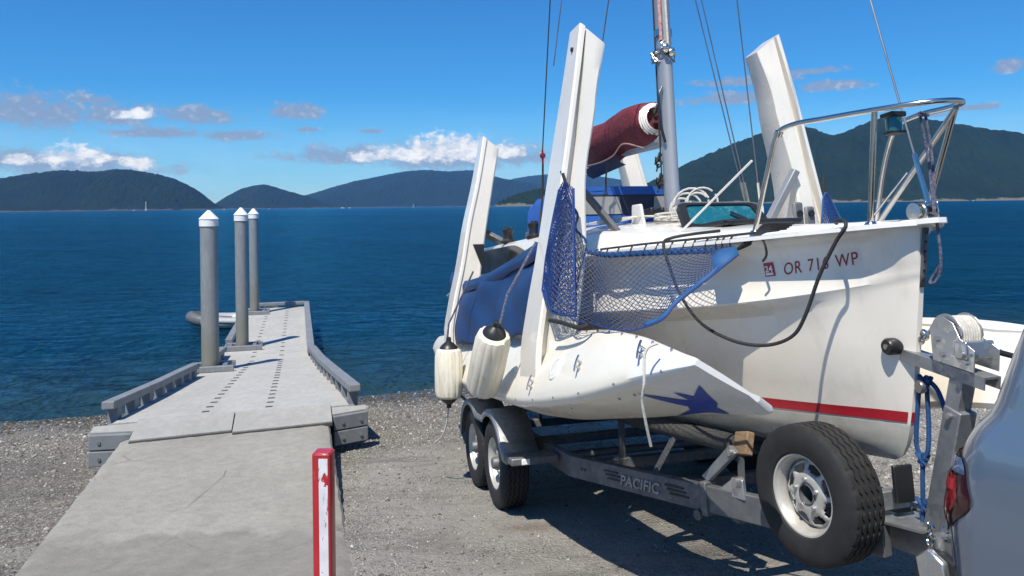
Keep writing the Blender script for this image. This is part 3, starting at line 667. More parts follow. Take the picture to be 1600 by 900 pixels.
    # pile hoops
    for (x, y), _ in PILES:
        s = (y-A0.y)/(A1.y-A0.y) if y < A1.y else 1+(y-A1.y)/(A2.y-A1.y); z = dock_pt(s, 0).z
        h = .05
        for sg in (-1, 1): B(MB().bar(Vector((x, y, z+h))+DD*(.19*sg)-DP*.30, Vector((x, y, z+h))+DD*(.19*sg)+DP*.36, .07, .09), 'pile_hoop', M['galv'], smooth=0, bevel=.008)
        for sg in (-1, 1): B(MB().bar(Vector((x, y, z+h))+DP*(.22*sg)-DD*.155, Vector((x, y, z+h))+DP*(.22*sg)+DD*.155, .07, .085), 'pile_hoop', M['galv'], smooth=0, bevel=.008)
    tag(e, 'pale grey floating dock with low side rails running out over the water', 'dock')
floating_dock()
M['cap'] = simple('white_cap', (.80, .80, .78), (.72, .71, .68), .5)
def pile_steel():
    t = MT('pile_galvanised'); p = t.xyz(); n = t.ramp(t.noise(5, 6, .65, (1, 1, .35)), [(.3, 0.), (.72, 1.)])
    c = t.mix(n, (.28, .30, .305), (.20, .215, .22)); c = t.mix(t.ramp(t.noise(22, 5, .7, (1, 1, .3)), [(.55, 0.), (.75, .7)]), c, (.37, .38, .375))
    g = t.N.new('ShaderNodeMapRange'); t.K.new(t.math('ADD', p[2], t.math('MULTIPLY', t.math('SUBTRACT', t.noise(4, 5, .7), .5), .5)), g.inputs[0]); g.inputs[1].default_value = 2.75; g.inputs[2].default_value = 2.0
    c = t.mix(t.math('MULTIPLY', g.outputs[0], .7), c, (.20, .185, .13)); t.set(col=c, metal=.15, rough=.55); t.bump(t.noise(30, 4), .15, .005); return t.m
M['pile'] = pile_steel()
for ((x, y), zt), lb in zip(PILES, ('nearest and tallest-looking of the three steel dock piles with white cone caps', 'middle one of the three steel dock piles with white cone caps', 'farthest and thinnest of the three steel dock piles with white cone caps')):
    e = empty('dock_pile', loc=(x, y, -2.6)); z = zt+2.6; r = .132 if y < 13 else .114
    MB().lathe([(0, 0), (r, 0), (r, z-.24), (0, z-.24)], n=40).build('shaft', M['pile'], e)
    MB().lathe([(r+.001, z-.245), (r+.012, z-.25), (r+.012, z-.14), (r+.02, z-.135), (.02, z), (0, z)], n=40).build('cone_cap', M['cap'], e, smooth=25)
    tag(e, lb, 'pile', 'dock piles')

# ------------------------------------------------------------------ inflatable dinghy beside the dock
def dinghy():
    e = empty('inflatable_dinghy', Matrix.Translation((-8.0, 21.6, WATER-.04)) @ Matrix.Rotation(R(192), 4, 'Z') @ Matrix.Scale(.8, 4))
    tub = simple('grey_hypalon', (.34, .35, .36), (.28, .29, .30), .55); dk = simple('dark_grey_hypalon', (.11, .115, .12), (.08, .085, .09), .5)
    path = spline([(-1.45, -.52, .24), (-.6, -.55, .22), (.35, -.52, .24), (.95, -.33, .32), (1.22, 0, .40), (.95, .33, .32), (.35, .52, .24), (-.6, .55, .22), (-1.45, .52, .24)], 8)
    n = len(path); rs = [.2*(.35+.65*min(1, min(i, n-1-i)/6)) for i in range(n)]
    MB().tube(path, rs, 14).build('side_tube', tub, e)
    k = n//2; MB().tube(path[k-11:k+12], .206, 14).build('bow_guard', dk, e)
    for sg in (-1, 1): MB().tube([(x, sg*y, z) for x, y, z in ((-1.2, .755, .25), (-.4, .765, .24), (.5, .70, .28))], .035, 8).build('rub_strake', dk, e)
    MB().box((-.2, 0, .10), (2.3, .8, .05)).build('floor', tub, e)
    MB().box((-.25, 0, .36), (.26, 1.0, .035)).build('thwart', simple('white_board', (.7, .7, .68), None, .6), e, bevel=.01)
    MB().box((-1.2, 0, .32), (.05, .8, .42)).build('transom', dk, e, bevel=.01)
    m = empty('x') if False else None
    MB().tube([(-1.3, 0, .45), (-1.32, 0, .1), (-1.34, 0, -.3)], [.05, .045, .04], 10).box((-1.36, 0, .62), (.34, .2, .3)).build('outboard_motor', dk, e, bevel=.03)
    MB().tube(spline([(1.15, 0, .6), (.9, .2, .62), (.5, .5, .5), (-.2, .66, .44)], 6), .012, 6).build('grab_line', M['rope_black'], e)
    tag(e, 'small grey inflatable dinghy moored behind the dock piles', 'dinghy')
dinghy()

# ------------------------------------------------------------------ red and white marker post in the foreground
def marker_post():
    x, y = -.985, 3.95; g = float(gz(np.array(x), np.array(y))); h = 1.6-1.255-g
    e = empty('marker_post', loc=(x, y, g-.05)); r = .052; H = h+.05
    t = MT('chipped_red_paint'); n = t.ramp(t.noise(30, 5, .7, (1, 1, .4)), [(.62, 0.), (.68, 1.)]); t.set(col=t.mix(t.math('MULTIPLY', n, .3), t.mix(t.ramp(t.noise(4, 4), [(.3, 0.), (.7, 1.)]), (.46, .022, .03), (.36, .018, .025)), (.5, .2, .17)), rough=.35, coat=.3)
    pw = .048; rc = .012; sec = [(sx*(pw-rc)+rc*math.cos(R(a+b)), sy*(pw-rc)+rc*math.sin(R(a+b))) for sx, sy, a in ((1, 1, 0), (-1, 1, 90), (-1, -1, 180), (1, -1, 270)) for b in (0, 30, 60, 90)]
    MB().prism([(a, b, 0) for a, b in sec], (0, 0, H)).build('tube', t.m, e, bevel=.003)
    MB().prism([(a*.9, b*.9, H+.001) for a, b in sec], (0, 0, .004)).build('tube_cap', t.m, e, bevel=.002); e.rotation_euler.z = R(-2)
    t2 = MT('worn_white_tape'); nn = t2.math('ADD', t2.noise(16, 6, .72, (1, 1, .28), .8), t2.math('MULTIPLY', t2.noise(3.1, 3, .5, (1, 1, 1)), .45)); w = t2.ramp(nn, [(.785, 0.), (.805, 1.)]); 
    t2.set(col=t2.mix(w, t2.mix(t2.ramp(t2.noise(9, 5), [(.4, 0.), (.75, 1.)]), (.72, .72, .74), (.55, .55, .57)), (.42, .022, .03)), rough=.4); t2.bump(t2.math('SUBTRACT', 1., w), .4, .002)
    rows = [[(x, -pw-.0015, z) for x in np.linspace(-.012, .034, 6)] for z in np.linspace(.02, H-.02, 30)]
    MB().grid(rows).build('reflective_tape', t2.m, e)
    tag(e, 'red marker post with a peeling white stripe in the foreground', 'post')
marker_post()

# ------------------------------------------------------------------ trimaran, folded on its trailer.  Local frame: x to the bow, y to port, z off the ramp
BM = Matrix(((math.sin(TH)*math.cos(SL), math.cos(TH), -math.sin(TH)*math.sin(SL), .93),
             (-math.cos(TH)*math.cos(SL), math.sin(TH), math.cos(TH)*math.sin(SL), 6.2),
             (math.sin(SL), 0, math.cos(SL), float(gz(np.array(.93), np.array(6.2)))),
             (0, 0, 0, 1)))
BT = empty('trimaran', BM)
tag(BT, 'cream trimaran sailboat with folded arms standing on a trailer', 'sailboat')
def bvh_of(mb): return BVHTree.FromPolygons([Vector(v) for v in mb.v], mb.f)

# --- main hull
yg = interp([(-4, .70), (-3, .79), (-1.5, .86), (0, .86), (1, .82), (1.5, .77), (1.97, .70), (2.28, .61), (2.6, .48), (2.9, .335), (3.12, .20), (3.25, .10), (3.31, .03)])
zg = interp([(-4, 1.64), (-2, 1.75), (0, 1.82), (1.5, 1.83), (2.6, 1.815), (3.31, 1.82)])
yk = interp([(-4, .60), (-1.5, .76), (0, .77), (1.5, .715), (1.97, .65), (2.38, .535), (2.67, .40), (2.9, .27), (3.1, .14), (3.31, .012)])
zk = interp([(-4, 1.3), (0, 1.43), (1.5, 1.47), (2.4, 1.495), (2.7, 1.515), (3.0, 1.55), (3.31, 1.60)])
ins = interp([(-4, .10), (0, .20), (1.5, .20), (2.2, .165), (2.55, .125), (2.8, .07), (3.0, .025), (3.31, .0)])
bw = interp([(-4, .42), (-1, .53), (.8, .49), (1.8, .40), (2.3, .315), (2.65, .225), (2.99, .115), (3.2, .04), (3.31, .012)])
zb = interp([(-4, 1.0), (-2, .80), (1, .72), (2.5, .745), (3.31, .79)])
xstem = interp([(.70, 2.90), (.79, 3.0), (.82, 3.05), (.87, 3.085), (1.0, 3.13), (1.25, 3.19), (1.5, 3.24), (1.62, 3.265), (1.79, 3.30), (1.83, 3.31)])
def hull_section(X):
    g, z0, k, z1, i, w, zz = yg(X), zg(X), yk(X), zk(X), ins(X), bw(X), zb(X)
    q = min(1, g/.22)
    P = [(g, z0), (g, z0-.022), (g-.022*q, z0-.032), (g-.050*q, z0-.050), (g-.068*q, z0-.085), (g-.075*q, z0-.13)]
    g5 = g-.075*q; z5 = z0-.13
    for f in (.4, .75): P.append((g5+(k-g5)*f - .012*math.sin(f*math.pi)*q, z5+(z1-z5)*f))
    P += [(k, z1), (k-.004, z1-.008), (k-i*.72, z1-.035-.02*i/.2), (k-i, z1-.075)]
    zw = 1.0 if zz < .9 else zz+.12; top = (k-i, z1-.075)
    for f in (.25, .5, .75): P.append((top[0]+(w-top[0])*f + .012*math.sin(f*math.pi)*min(1, w/.1), top[1]+(zw-top[1])*f))
    P += [(w, zw), (w*.96, zw-(zw-zz)*.33), (w*.84, zw-(zw-zz)*.62), (w*.60, zw-(zw-zz)*.86), (w*.3, zw-(zw-zz)*.97), (0, zz)]
    return P
XS = list(np.linspace(-4, 2, 40)) + list(np.linspace(2.08, 3.31, 46))
def hull_pts(X, sg):
    t = (X+4)/7.31; out = []
    for y, z in hull_section(X): out.append((-4+t*(xstem(z)+4), sg*y, z))
    return out
hull = MB(); hull.grid([hull_pts(X, -1) for X in XS]); hull.grid([hull_pts(X, 1) for X in XS], flip=True)
hb = hull_pts(-4, -1); hull.add(hb + hull_pts(-4, 1)[::-1], [tuple(range(2*len(hb)))])
s0 = hull_pts(3.31, -1); s1 = hull_pts(3.31, 1); hull.grid([s0, s1])
H = hull.build('main_hull', M['gel'], BT, smooth=32)
HB = bvh_of(hull)
def hull_y(x, z, d=.003):
    h = HB.ray_cast(Vector((x, -3, z)), Vector((0, 1, 0)))
    return h[0].y - d if h[0] else None
# red boot stripe, a strip lying on the hull
for sg in (-1, 1):
    rows = []
    for i in range(90):
        x = 3.139-.001 - i*.078; r = []
        for j in range(4):
            z = .968 + .046*j/3; xx = min(x, xstem(z)-.012); y = hull_y(xx, z, .0035)
            if y is None: break
            r.append((xx, sg*-y, z) if sg > 0 else (xx, y, z))
        if len(r) == 4: rows.append(r)
    MB().grid(rows).build('boot_stripe', M['red'], BT)
MB().grid([[(xstem(z)+.0035, y, z) for z in (.968, .983, .998, 1.014)] for y in (-.014, .014)]).build('boot_stripe', M['red'], BT)
# black perforated chainplate strap down the stem head
cp = MB().grid([[(xstem(z)+.006, y, z) for z in np.linspace(1.55, 1.80, 6)] for y in (-.014, .014)]).build('stem_strap', M['galv_dull'], BT, solid=.006, fix=False)
for k in range(6): MB().cyl((xstem(1.58+.04*k)+.008, 0, 1.58+.04*k), (xstem(1.58+.04*k)+.014, 0, 1.58+.04*k), .006, n=8).build('bolt', M['black'], cp)
MB().lathe([(.02, 0), (.032, .006), (.02, .012)], o=(3.205, 0, 1.335), ax=(0, 1, 0), n=14, closed=True).cyl((3.15, 0, 1.335), (3.235, 0, 1.335), .008, n=8).build('bow_eye', M['stain'], BT)

# --- deck and coachroof
rr_ = interp([(-4, .55), (-2.3, .70), (-2, .72), (0, .68), (1, .61), (1.5, .55), (2.2, .42), (2.6, .28), (3, .11), (3.31, .01)])
zr_ = interp([(-4, 1.68), (-2.6, 1.80), (-2.25, 2.06), (-1.9, 2.10), (-.1, 2.06), (.5, 2.035), (1.06, 2.0), (1.5, 1.945), (2.0, 1.90), (2.6, 1.865), (3.31, 1.832)])
zc_ = interp([(-4, 1.69), (-2.6, 1.82), (-2.25, 2.12), (-1.9, 2.17), (0, 2.14), (1.06, 2.06), (1.5, 2.0), (2.0, 1.945), (2.6, 1.885), (3.31, 1.835)])
def deck_section(X, sg):
    g, z0, r, zr, zc = yg(X), zg(X), rr_(X), zr_(X), zc_(X); f = min(1, g/.2)
    side = min(g-.05*f, r+.05*f)
    P = [(g+.012*f, z0-.012), (g+.012*f, z0+.004), (g-.015*f, z0+.010), (side, z0+.014), (r, zr-.02*f), (r-.035*f, zr), (r*.6, zr+(zc-zr)*.62), (r*.25, zr+(zc-zr)*.95), (0, zc)]
    t = (X+4)/7.31
    return [(-4+t*(7.36), sg*y, z) for y, z in P]
deck = MB(); deck.grid([deck_section(X, -1) for X in XS], flip=True); deck.grid([deck_section(X, 1) for X in XS])
deck.prism([(3.27, -.09, 1.812), (3.37, -.055, 1.812), (3.40, -.02, 1.812), (3.40, .02, 1.812), (3.37, .055, 1.812), (3.27, .09, 1.812)], (0, 0, .022))
D = deck.build('deck', M['deck'], BT, smooth=32); DB = bvh_of(deck)
def deck_z(x, y):
    h = DB.ray_cast(Vector((x, y, 4)), Vector((0, 0, -1))); return h[0].z if h[0] else 1.85
# cabin windows: dark strips let into the coachroof side
for sg in (-1, 1):
    rows = []
    for X in np.linspace(-2.02, -.15, 24):
        f = (X+2.02)/1.87; a = deck_section(X, sg); p0 = Vector(a[3]); p1 = Vector(a[4]); n = Vector((0, sg, .25)).normalized()
        lo = .12+.1*(1-f)**4; hi = .93-.5*max(0, (f-.72)/.28)**1.5-.25*max(0, (.1-f)/.1)
        rows.append([p0.lerp(p1, q)+n*.006 for q in (lo, (lo+hi)/2, hi)])
    MB().grid(rows).build('cabin_window', M['tint'], BT)

# --- floats: deck turned outboard, keel tucked under the main hull
PHI = R(58)
fCy = interp([(-3.3, .98), (-2, 1.07), (-1, 1.11), (1, 1.12), (2.2, 1.10), (2.7, 1.06), (3.09, 1.0)])
fCz = interp([(-3.3, 1.08), (-1, 1.08), (1, 1.13), (2.2, 1.235), (2.7, 1.275), (3.09, 1.29)])
fW = interp([(-3.3, .09), (-2, .2), (0, .25), (1, .25), (2.0, .212), (2.5, .145), (2.8, .08), (3.0, .034), (3.06, .022), (3.09, .014)])
fD = interp([(-3.3, .25), (-1, .50), (1, .56), (2.2, .52), (2.8, .48), (2.98, .462), (3.05, .435), (3.075, .40), (3.09, .33)])
def float_frame(x, sg):
    """deck centre, deck normal, down-and-out direction"""
    a = PHI if sg < 0 else R(44)
    return Vector((x, sg*fCy(x), fCz(x))), Vector((0, sg*math.sin(a), math.cos(a))), Vector((0, sg*math.cos(a), -math.sin(a)))
def float_section(x, sg):
    C, u, o = float_frame(x, sg); w = fW(x); d = fD(x); k = min(1, w/.1)
    half = [(w*.5, .018*k), (w*.88, .006*k), (w*.97, -.006*k), (w+.006*k, -.030*k), (w+.006*k, -.062*k), (w-.006*k, -.072*k), (w*.97, -.22*d), (w*.90, -.42*d), (w*.72, -.64*d), (w*.46, -.83*d), (.012+w*.12, -.97*d)]
    loop = [(0, .022*k)] + half + [(0, -d)] + [(-a, b) for a, b in half[::-1]]
    return [C + o*a + u*b for a, b in loop]
FXS = list(np.linspace(-3.3, 1.8, 34)) + list(np.linspace(1.9, 3.0, 22)) + [3.03, 3.06, 3.09]
def float_pt(x, s, sg, off=.002):
    """point on the outboard topside: s 0 at the gunwale, 1 at the keel"""
    C, u, o = float_frame(x, sg); w = fW(x); d = fD(x); k = min(1, w/.1)
    T = interp([(0, w-.006*k), (.22, w*.97), (.42, w*.90), (.64, w*.72), (.83, w*.46), (.97, .012+w*.12), (1, 0)])
    return C + o*(T(s)+off) + u*(-s*d if s > .12 else -max(s*d, .072*k))
M['gel_float'] = None
def float_gel():
    t = MT('gelcoat_cream_float'); z = t.xyz(); a = t.ramp(t.noise(1.6, 5, .6), [(.35, 0.), (.75, 1.)]); b = t.ramp(t.noise(9, 5, .65, (.4, 1, 1)), [(.55, 0.), (.8, 1.)])
    c = t.mix(t.math('MULTIPLY', a, .7), (.78, .735, .63), (.69, .635, .52)); c = t.mix(t.math('MULTIPLY', b, .28), c, (.42, .38, .30))
    bow = t.ramp(t.math('ADD', t.math('MULTIPLY', z[0], .25), t.math('MULTIPLY', z[2], .12)), [(.815, 0.), (.820, 1.)])           # repainted whiter nose
    c = t.mix(bow, c, t.mix(t.math('MULTIPLY', a, .5), (.76, .755, .73), (.69, .68, .65)))
    t.set(col=c, rough=t.ramp(t.noise(3, 4), [(.3, .22), (.7, .4)]), coat=.25, crough=.12); return t.m
M['gel_float'] = float_gel()
FL = {}
for sg, nm in ((-1, 'starboard'), (1, 'port')):
    mb = MB(); rows = [float_section(x, sg) for x in FXS]; mb.grid(rows, cv=True)
    n = len(rows[0]); mb.add(rows[0], [tuple(range(n))]); mb.add(rows[-1], [tuple(range(n))])
    FL[sg] = mb.build('float', M['gel_float'], BT, smooth=34)
def on_fdeck(x, f, sg=-1, h=.0):
    C, u, o = float_frame(x, sg); k = abs(f); cr = .022-(.022-.008)*min(1, k/.86)
    return C + o*(f*fW(x)) + u*(cr+h), u, o
for x, sg in ((1.72, -1), (1.72, 1)):
    p, u, o = on_fdeck(x, .12, sg); q = MB().lathe([(0, .014), (.062, .014), (.078, .010), (.085, 0)], o=p-u*.004, ax=u, n=32).build('inspection_hatch', M['deck'], FL[sg])
    MB().lathe([(.045, .0155), (.05, .017), (.055, .0155)], o=p-u*.004, ax=u, n=28).build('hatch_ring', M['cap'], FL[sg])
def cleat(par, p, u, o, a=.5):
    d = (o*math.cos(a)+Vector((1, 0, 0))*math.sin(a)).normalized(); MB().tube([p+u*.03-d*.05, p+u*.034-d*.02, p+u*.034+d*.02, p+u*.03+d*.05], .006, 8).cyl(p+d*.018, p+u*.034+d*.018, .007, n=8).cyl(p-d*.018, p+u*.034-d*.018, .007, n=8).build('cleat', M['stain'], par)
for x, f in ((2.1, .15), (2.72, -.3), (1.42, .55)):
    p, u, o = on_fdeck(x, f); cleat(FL[-1], p, u, o)
for i in range(11):
    x = 1.2+i*.17
    for f in ((-.9,) if i % 2 else (-.9, .96)):
        p, u, o = on_fdeck(x, f); MB().cyl(p-u*.002, p+u*.004, .007, n=8).build('bolt', M['bolt'], FL[-1])
for x in (1.0, 1.4, 1.9, 2.45, 2.58):
    p = float_pt(x, .20, -1); o = float_frame(x, -1)[2]; MB().cyl(p-o*.003, p+o*.003, .007, n=8).build('bolt', M['bolt'], FL[-1])

# --- folding beams
def beam(prof, x_f, grv, name='beam', sg=-1, par=BT):
    """prof: list of (z, outboard, inboard, forward x offset, fore-aft width)"""
    zs = np.linspace(prof[0][0], prof[-1][0], 26); f = [interp([(p[0], p[i]) for p in prof]) for i in range(1, 5)]
    rows = []
    for k, z in enumerate(zs):
        yo, yi, dx, w = (g(z) for g in f); xf = x_f+dx; xa = xf-w; t = .034; rec = .014; th = yo-yi; gr = .045*(1-max(0, k-17)/9.5) if grv else .002; gd = .055 if grv else .006
        sec = [(xf-.012, yo), (xf, yo-.012), (xf, yo-t), (xf-gd, yo-t-.003), (xf-gd, yo-t-gr), (xf-rec, yo-t-gr-.004), (xf-rec-.004, yo-t-gr-(th-t-gr)*.5), (xf-rec-.006, yi+.014), (xf-rec-.02, yi), (xa+rec+.02, yi), (xa+rec, yi+.014), (xa+rec, yo-t-.008), (xa, yo-t), (xa, yo-.012), (xa+.012, yo)]
        sl = .75*max(0, (k-20)/5)
        rows.append([(x, sg*y, z-sl*(yo-y)*1.0) for x, y in sec])
    mb = MB().grid(rows, cv=True); n = len(rows[0]); mb.add(rows[0], [tuple(range(n))]).add(rows[-1], [tuple(range(n))])
    return mb.build(name, M['gel_beam'], par, smooth=40)
FRONT = [(.93, 1.185, 1.0, -.04, .34), (1.2, 1.175, .92, .0, .36), (1.5, 1.125, .86, .0, .34), (1.85, 1.045, .80, .0, .33), (2.3, .955, .775, .0, .32), (2.8, .86, .675, .0, .275), (2.95, .832, .655, .0, .26), (3.36, .755, .575, -.02, .215)]
REAR = [(.95, 1.20, 1.02, -.04, .28), (1.25, 1.215, .98, .0, .28), (1.55, 1.165, .93, .0, .28), (1.9, 1.08, .87, .0, .28), (2.3, 1.0, .80, .0, .27), (2.7, .90, .72, .0, .25), (3.16, .805, .645, -.02, .20)]
BEAMS = {}
for sg in (-1, 1):
    b = beam(FRONT, 1.42, 1, sg=sg); BEAMS['f', sg] = b
    yo = interp([(p[0], p[1]) for p in FRONT])
    for z in (1.9, 2.0, 2.12, 2.24, 2.36): MB().cyl((1.40, sg*(yo(z)-.004), z), (1.40, sg*(yo(z)+.005), z), .008, n=8).build('bolt', M['black'], b)
    MB().cyl((1.31, sg*(yo(3.2)-.005), 3.2), (1.31, sg*(yo(3.2)+.012), 3.2), .016, n=10).build('end_fitting', M['black'], b)
    for i in range(4): MB().cyl((1.14+.06*i, sg*(yo(.99)-.005), .99), (1.14+.06*i, sg*(yo(.99)+.006), .99), .008, n=8).build('bolt', M['bolt'], b)
    r = beam(REAR, -1.2, 0, sg=sg); BEAMS['r', sg] = r
    MB().prism([(-1.212, sg*.955, 2.10), (-1.212, sg*.845, 2.10), (-1.212, sg*.85, 1.90), (-1.212, sg*.875, 1.88)], (.006, 0, 0)).build('latch_pocket', M['black'], r)
    # folding struts
    if sg < 0: MB().bar((1.02, sg*.72, 2.37), (1.22, sg*.50, 1.98), .05, .035, up=(0, 1, 0)).build('fold_strut', M['galv_dull'], BT, bevel=.006)
    if sg > 0: MB().bar((1.43, sg*.76, 2.37), (1.30, sg*.55, 1.95), .055, .05, up=(0, 1, 0)).build('fold_strut', M['alu'], BT, bevel=.006)
    MB().bar((-1.35, sg*.80, 2.22), (-1.25, sg*.62, 2.10), .07, .05, up=(0, 1, 0)).build('fold_strut', M['galv_dull'], BT, bevel=.006)

# --- emblem and registration
def emblem():
    P = [(2.97, .283), (2.888, .634), (2.828, .725), (2.791, .924), (2.694, .817), (2.447, .817), (2.671, .68), (2.716, .588), (2.611, .176), (2.798, .512), (2.798, .298), (2.851, .436)]
    Q = []
    for (a, b), (c, d) in zip(P, P[1:]+P[:1]):
        for k in range(5): Q.append((a+(c-a)*k/5, b+(d-b)*k/5))
    from mathutils.geometry import tessellate_polygon
    tri = tessellate_polygon([[Vector((a, b, 0)) for a, b in Q]]); bm = bmesh.new(); vs = [bm.verts.new(float_pt(a, b, -1, .004)) for a, b in Q]
    for t in tri:
        try: bm.faces.new([vs[k] for k in t])
        except ValueError: pass
    me = bpy.data.meshes.new('swallow_emblem'); bm.to_mesh(me); bm.free(); me.materials.append(M['bluevinyl'])
    o = bpy.data.objects.new('swallow_emblem', me); COL.objects.link(o); o.parent = FL[-1]; o['label'] = 'dark blue flying bird emblem'
emblem()
def text_mesh(txt, size, shear=0, space=1., extrude=0, bold=0):
    c = bpy.data.curves.new('lettering', 'FONT'); c.body = txt; c.size = size; c.shear = shear; c.space_character = space; c.extrude = extrude; c.offset = bold; c.resolution_u = 4
    o = bpy.data.objects.new('lettering', c); COL.objects.link(o); bpy.context.view_layer.update()
    me = bpy.data.meshes.new_from_object(o.evaluated_get(bpy.context.evaluated_depsgraph_get())); bpy.data.objects.remove(o); return me
def hull_arc(z, x0):
    """x along the starboard side at given arc length forward of x0"""
    xs = np.linspace(x0, xstem(z)-.005, 120); ys = np.array([hull_y(x, z, 0) for x in xs]); s = np.concatenate([[0], np.cumsum(np.hypot(np.diff(xs), np.diff(ys)))]); return xs, s
def wrap(me, x0, zbase, slope, off=.003, name='lettering', mat=None, par=None):
    xs, s = hull_arc(zbase, x0); bm = bmesh.new(); bm.from_mesh(me); bmesh.ops.triangulate(bm, faces=bm.faces[:]); bmesh.ops.subdivide_edges(bm, edges=[e for e in bm.edges if e.calc_length() > .015], cuts=2)
    for v in bm.verts:
        a, b = v.co.x, v.co.y; x = float(np.interp(a, s, xs)); z = zbase + b + slope*a; y = hull_y(x, z, off); v.co = (x, y if y is not None else -.1, z)
    m2 = bpy.data.meshes.new(name); bm.to_mesh(m2); bm.free(); m2.materials.append(mat); o = bpy.data.objects.new(name, m2); COL.objects.link(o); o.parent = par; return o
ax_ = 0
for wd in ('OR', '716', 'WP'):
    me_ = text_mesh(wd, .080, .28, 1.1); w_ = max(v.co.x for v in me_.vertices)
    for v in me_.vertices: v.co.x = (v.co.x+ax_)*.80
    ax_ += w_ + .036; wrap(me_, 2.745, 1.632, .085, name='registration_lettering', mat=M['redtext'], par=H)
def quad_mesh(w, h):
    me = bpy.data.meshes.new('q'); me.from_pydata([(0, 0, 0), (w, 0, 0), (w, h, 0), (0, h, 0)], [], [(0, 1, 2, 3)]); return me
st = wrap(quad_mesh(.055, .066), 2.66, 1.628, .05, .0025, 'year_sticker', simple('sticker_red', (.42, .05, .06), None, .4), H)
wrap(text_mesh('24', .042, 0, 1.0, bold=.0012), 2.6645, 1.650, .05, .005, 'sticker_number', M['cap'], st)
wrap(quad_mesh(.040, .012), 2.666, 1.634, .05, .005, 'sticker_strip', M['cap'], st)

# --- mast, boom, standing rigging
mrx = lambda z: 1.075 + (z-2.06)*.03
def mast():
    rows = []
    for z in np.linspace(2.06, 10.4, 24):
        r = []
        for k in range(20):
            a = 2*math.pi*k/20; r.append((mrx(z)-.02 + .068*math.cos(a)*(1 if math.cos(a) > 0 else 1.2), .048*math.sin(a), z))
        rows.append(r)
    m = MB().grid(rows, cv=True).add(rows[-1], [tuple(range(20))]).build('mast', M['alu'], BT)
    MB().box((1.05, 0, 2.075), (.24, .2, .06)).build('mast_step', M['galv_dull'], m, bevel=.01)
    MB().lathe([(.052, 0), (.062, .004), (.062, .05), (.052, .054)], o=(mrx(3.42)-.02, 0, 3.40), n=20).build('mast_band', M['stain'], m)
    for z, s in ((3.32, .03), (3.26, .028), (3.29, .034)):
        MB().lathe([(0, -.02), (s, -.02), (s*1.2, 0), (s, .02), (0, .02)], o=(mrx(z)+.04+random.uniform(-.02, .03), random.uniform(-.06, .03), z), ax=(.3, 1, .2), n=12).build('block', M['stain'], m)
    MB().tube(spline([(mrx(2.85)+.02, -.055, 2.62), (mrx(2.85)+.03, -.085, 2.75), (mrx(2.9)+.03, -.085, 2.95), (mrx(2.95)+.02, -.055, 3.02)], 5), .010, 7).build('cleat_bar', M['black'], m)
    MB().tube([(mrx(5.)+.03, -.05, 5.2), (mrx(3.5)+.05, -.058, 3.35)], .012, 8).build('halyard', M['rope_red'], m)
    MB().tube([(mrx(5.)+.06, -.02, 5.2), (mrx(3.5)+.075, -.02, 3.30)], .009, 8).build('halyard', M['rope_white'], m)
    MB().tube([(mrx(5.)-.08, -.03, 5.2), (mrx(3.)-.10, -.045, 2.3)], .006, 6).build('halyard', M['rope_black'], m)
    for z in (2.9, 2.55, 2.4): MB().tube([(mrx(z)-.10+.03*math.sin(k), -.05+.03*math.cos(1.7*k), z+.03*math.sin(2.3*k)-.02*k/3) for k in range(14)], .007, 6).build('cordage', M['rope_black'], m)
    for k in range(3): MB().tube([(mrx(3.25)+.055*math.cos(t*.9+k), .07*math.sin(t*.9+k*2)-.02, 3.25+.05*math.sin(t*1.4+k)) for t in range(12)], .006, 6).build('cordage', M['wire'], m)
mast()
def boom():
    b = MB().tube([(.98, 0, 2.66), (-1.05, 0, 2.83)], .045, 12).build('boom', M['alu'], BT)
    rows = []; n = 40
    for i in range(n+1):
        t = i/n; x = .93-t*1.95; zc = 2.80+.085*(.93-x); hh = .185*(1-.12*t); ww = .15*(1-.2*t); dz = .02*math.sin(t*9); r = []
        f = (.72, .90, .97, 1.)[i] if i < 4 else 1
        for k in range(28):
            a = 2*math.pi*k/28; fold = 1+.035*math.sin(3*a+t*9)+.022*math.sin(7*a-t*17)+.012*math.sin(13*a+t*31); dn = 1.0 if math.sin(a) > 0 else 1.0+.22*math.exp(-((t-.58)/.25)**2)
            r.append((x+.03*math.sin(2*a+t*9), ww*math.cos(a)*fold*f*(1-.55*max(0, -math.sin(a))**1.5), zc+dz+hh*math.sin(a)*fold*dn*f))
        rows.append(r)
    c = MB().grid(rows, cv=True).add(rows[0], [tuple(range(28))]).add(rows[-1], [tuple(range(28))]).build('sail_cover', M['maroon'], b, smooth=60)
    MB().tube(spline([(.86, -.10, 2.63), (.62, -.155, 2.71), (.40, -.15, 2.66), (.10, -.135, 2.66), (-.25, -.12, 2.69), (-.5, -.11, 2.72)], 6), .006, 6).build('cover_seam', simple('pale_piping', (.33, .24, .2), None, .7), b)
    MB().grid([[(x, -.135+.02*abs(x-.1), 2.655+.03*abs(x-.15)), (x, -.095, 2.60+.02*abs(x-.15)), (x, -.05, 2.585)] for x in np.linspace(-.3, .42, 12)]).build('cover_opening', M['navy'], b)  # navy sheet standing in for the dark inside the cover
    MB().tube(spline([(.30, -.15, 2.62), (.26, -.16, 2.52), (.22, -.15, 2.42), (.24, -.15, 2.36)], 5), .008, 6).build('cover_tie', M['rope_black'], b)
    for k in range(7): MB().lathe([(.09+.012*(k % 3), -.008), (.10+.012*(k % 3), 0), (.09+.012*(k % 3), .008)], o=(.965-.012*k, -.03, 2.83), ax=(1, .1, .05), n=22, closed=True).build('furled_luff', M['deck'], b)
boom()
def wire(a, b, r=.004, mat='wire', name='shroud', par=None): return MB().tube([a, b], r, 6).build(name, M[mat], par or BT)
mh = Vector((mrx(10.2)+.05, 0, 10.0))
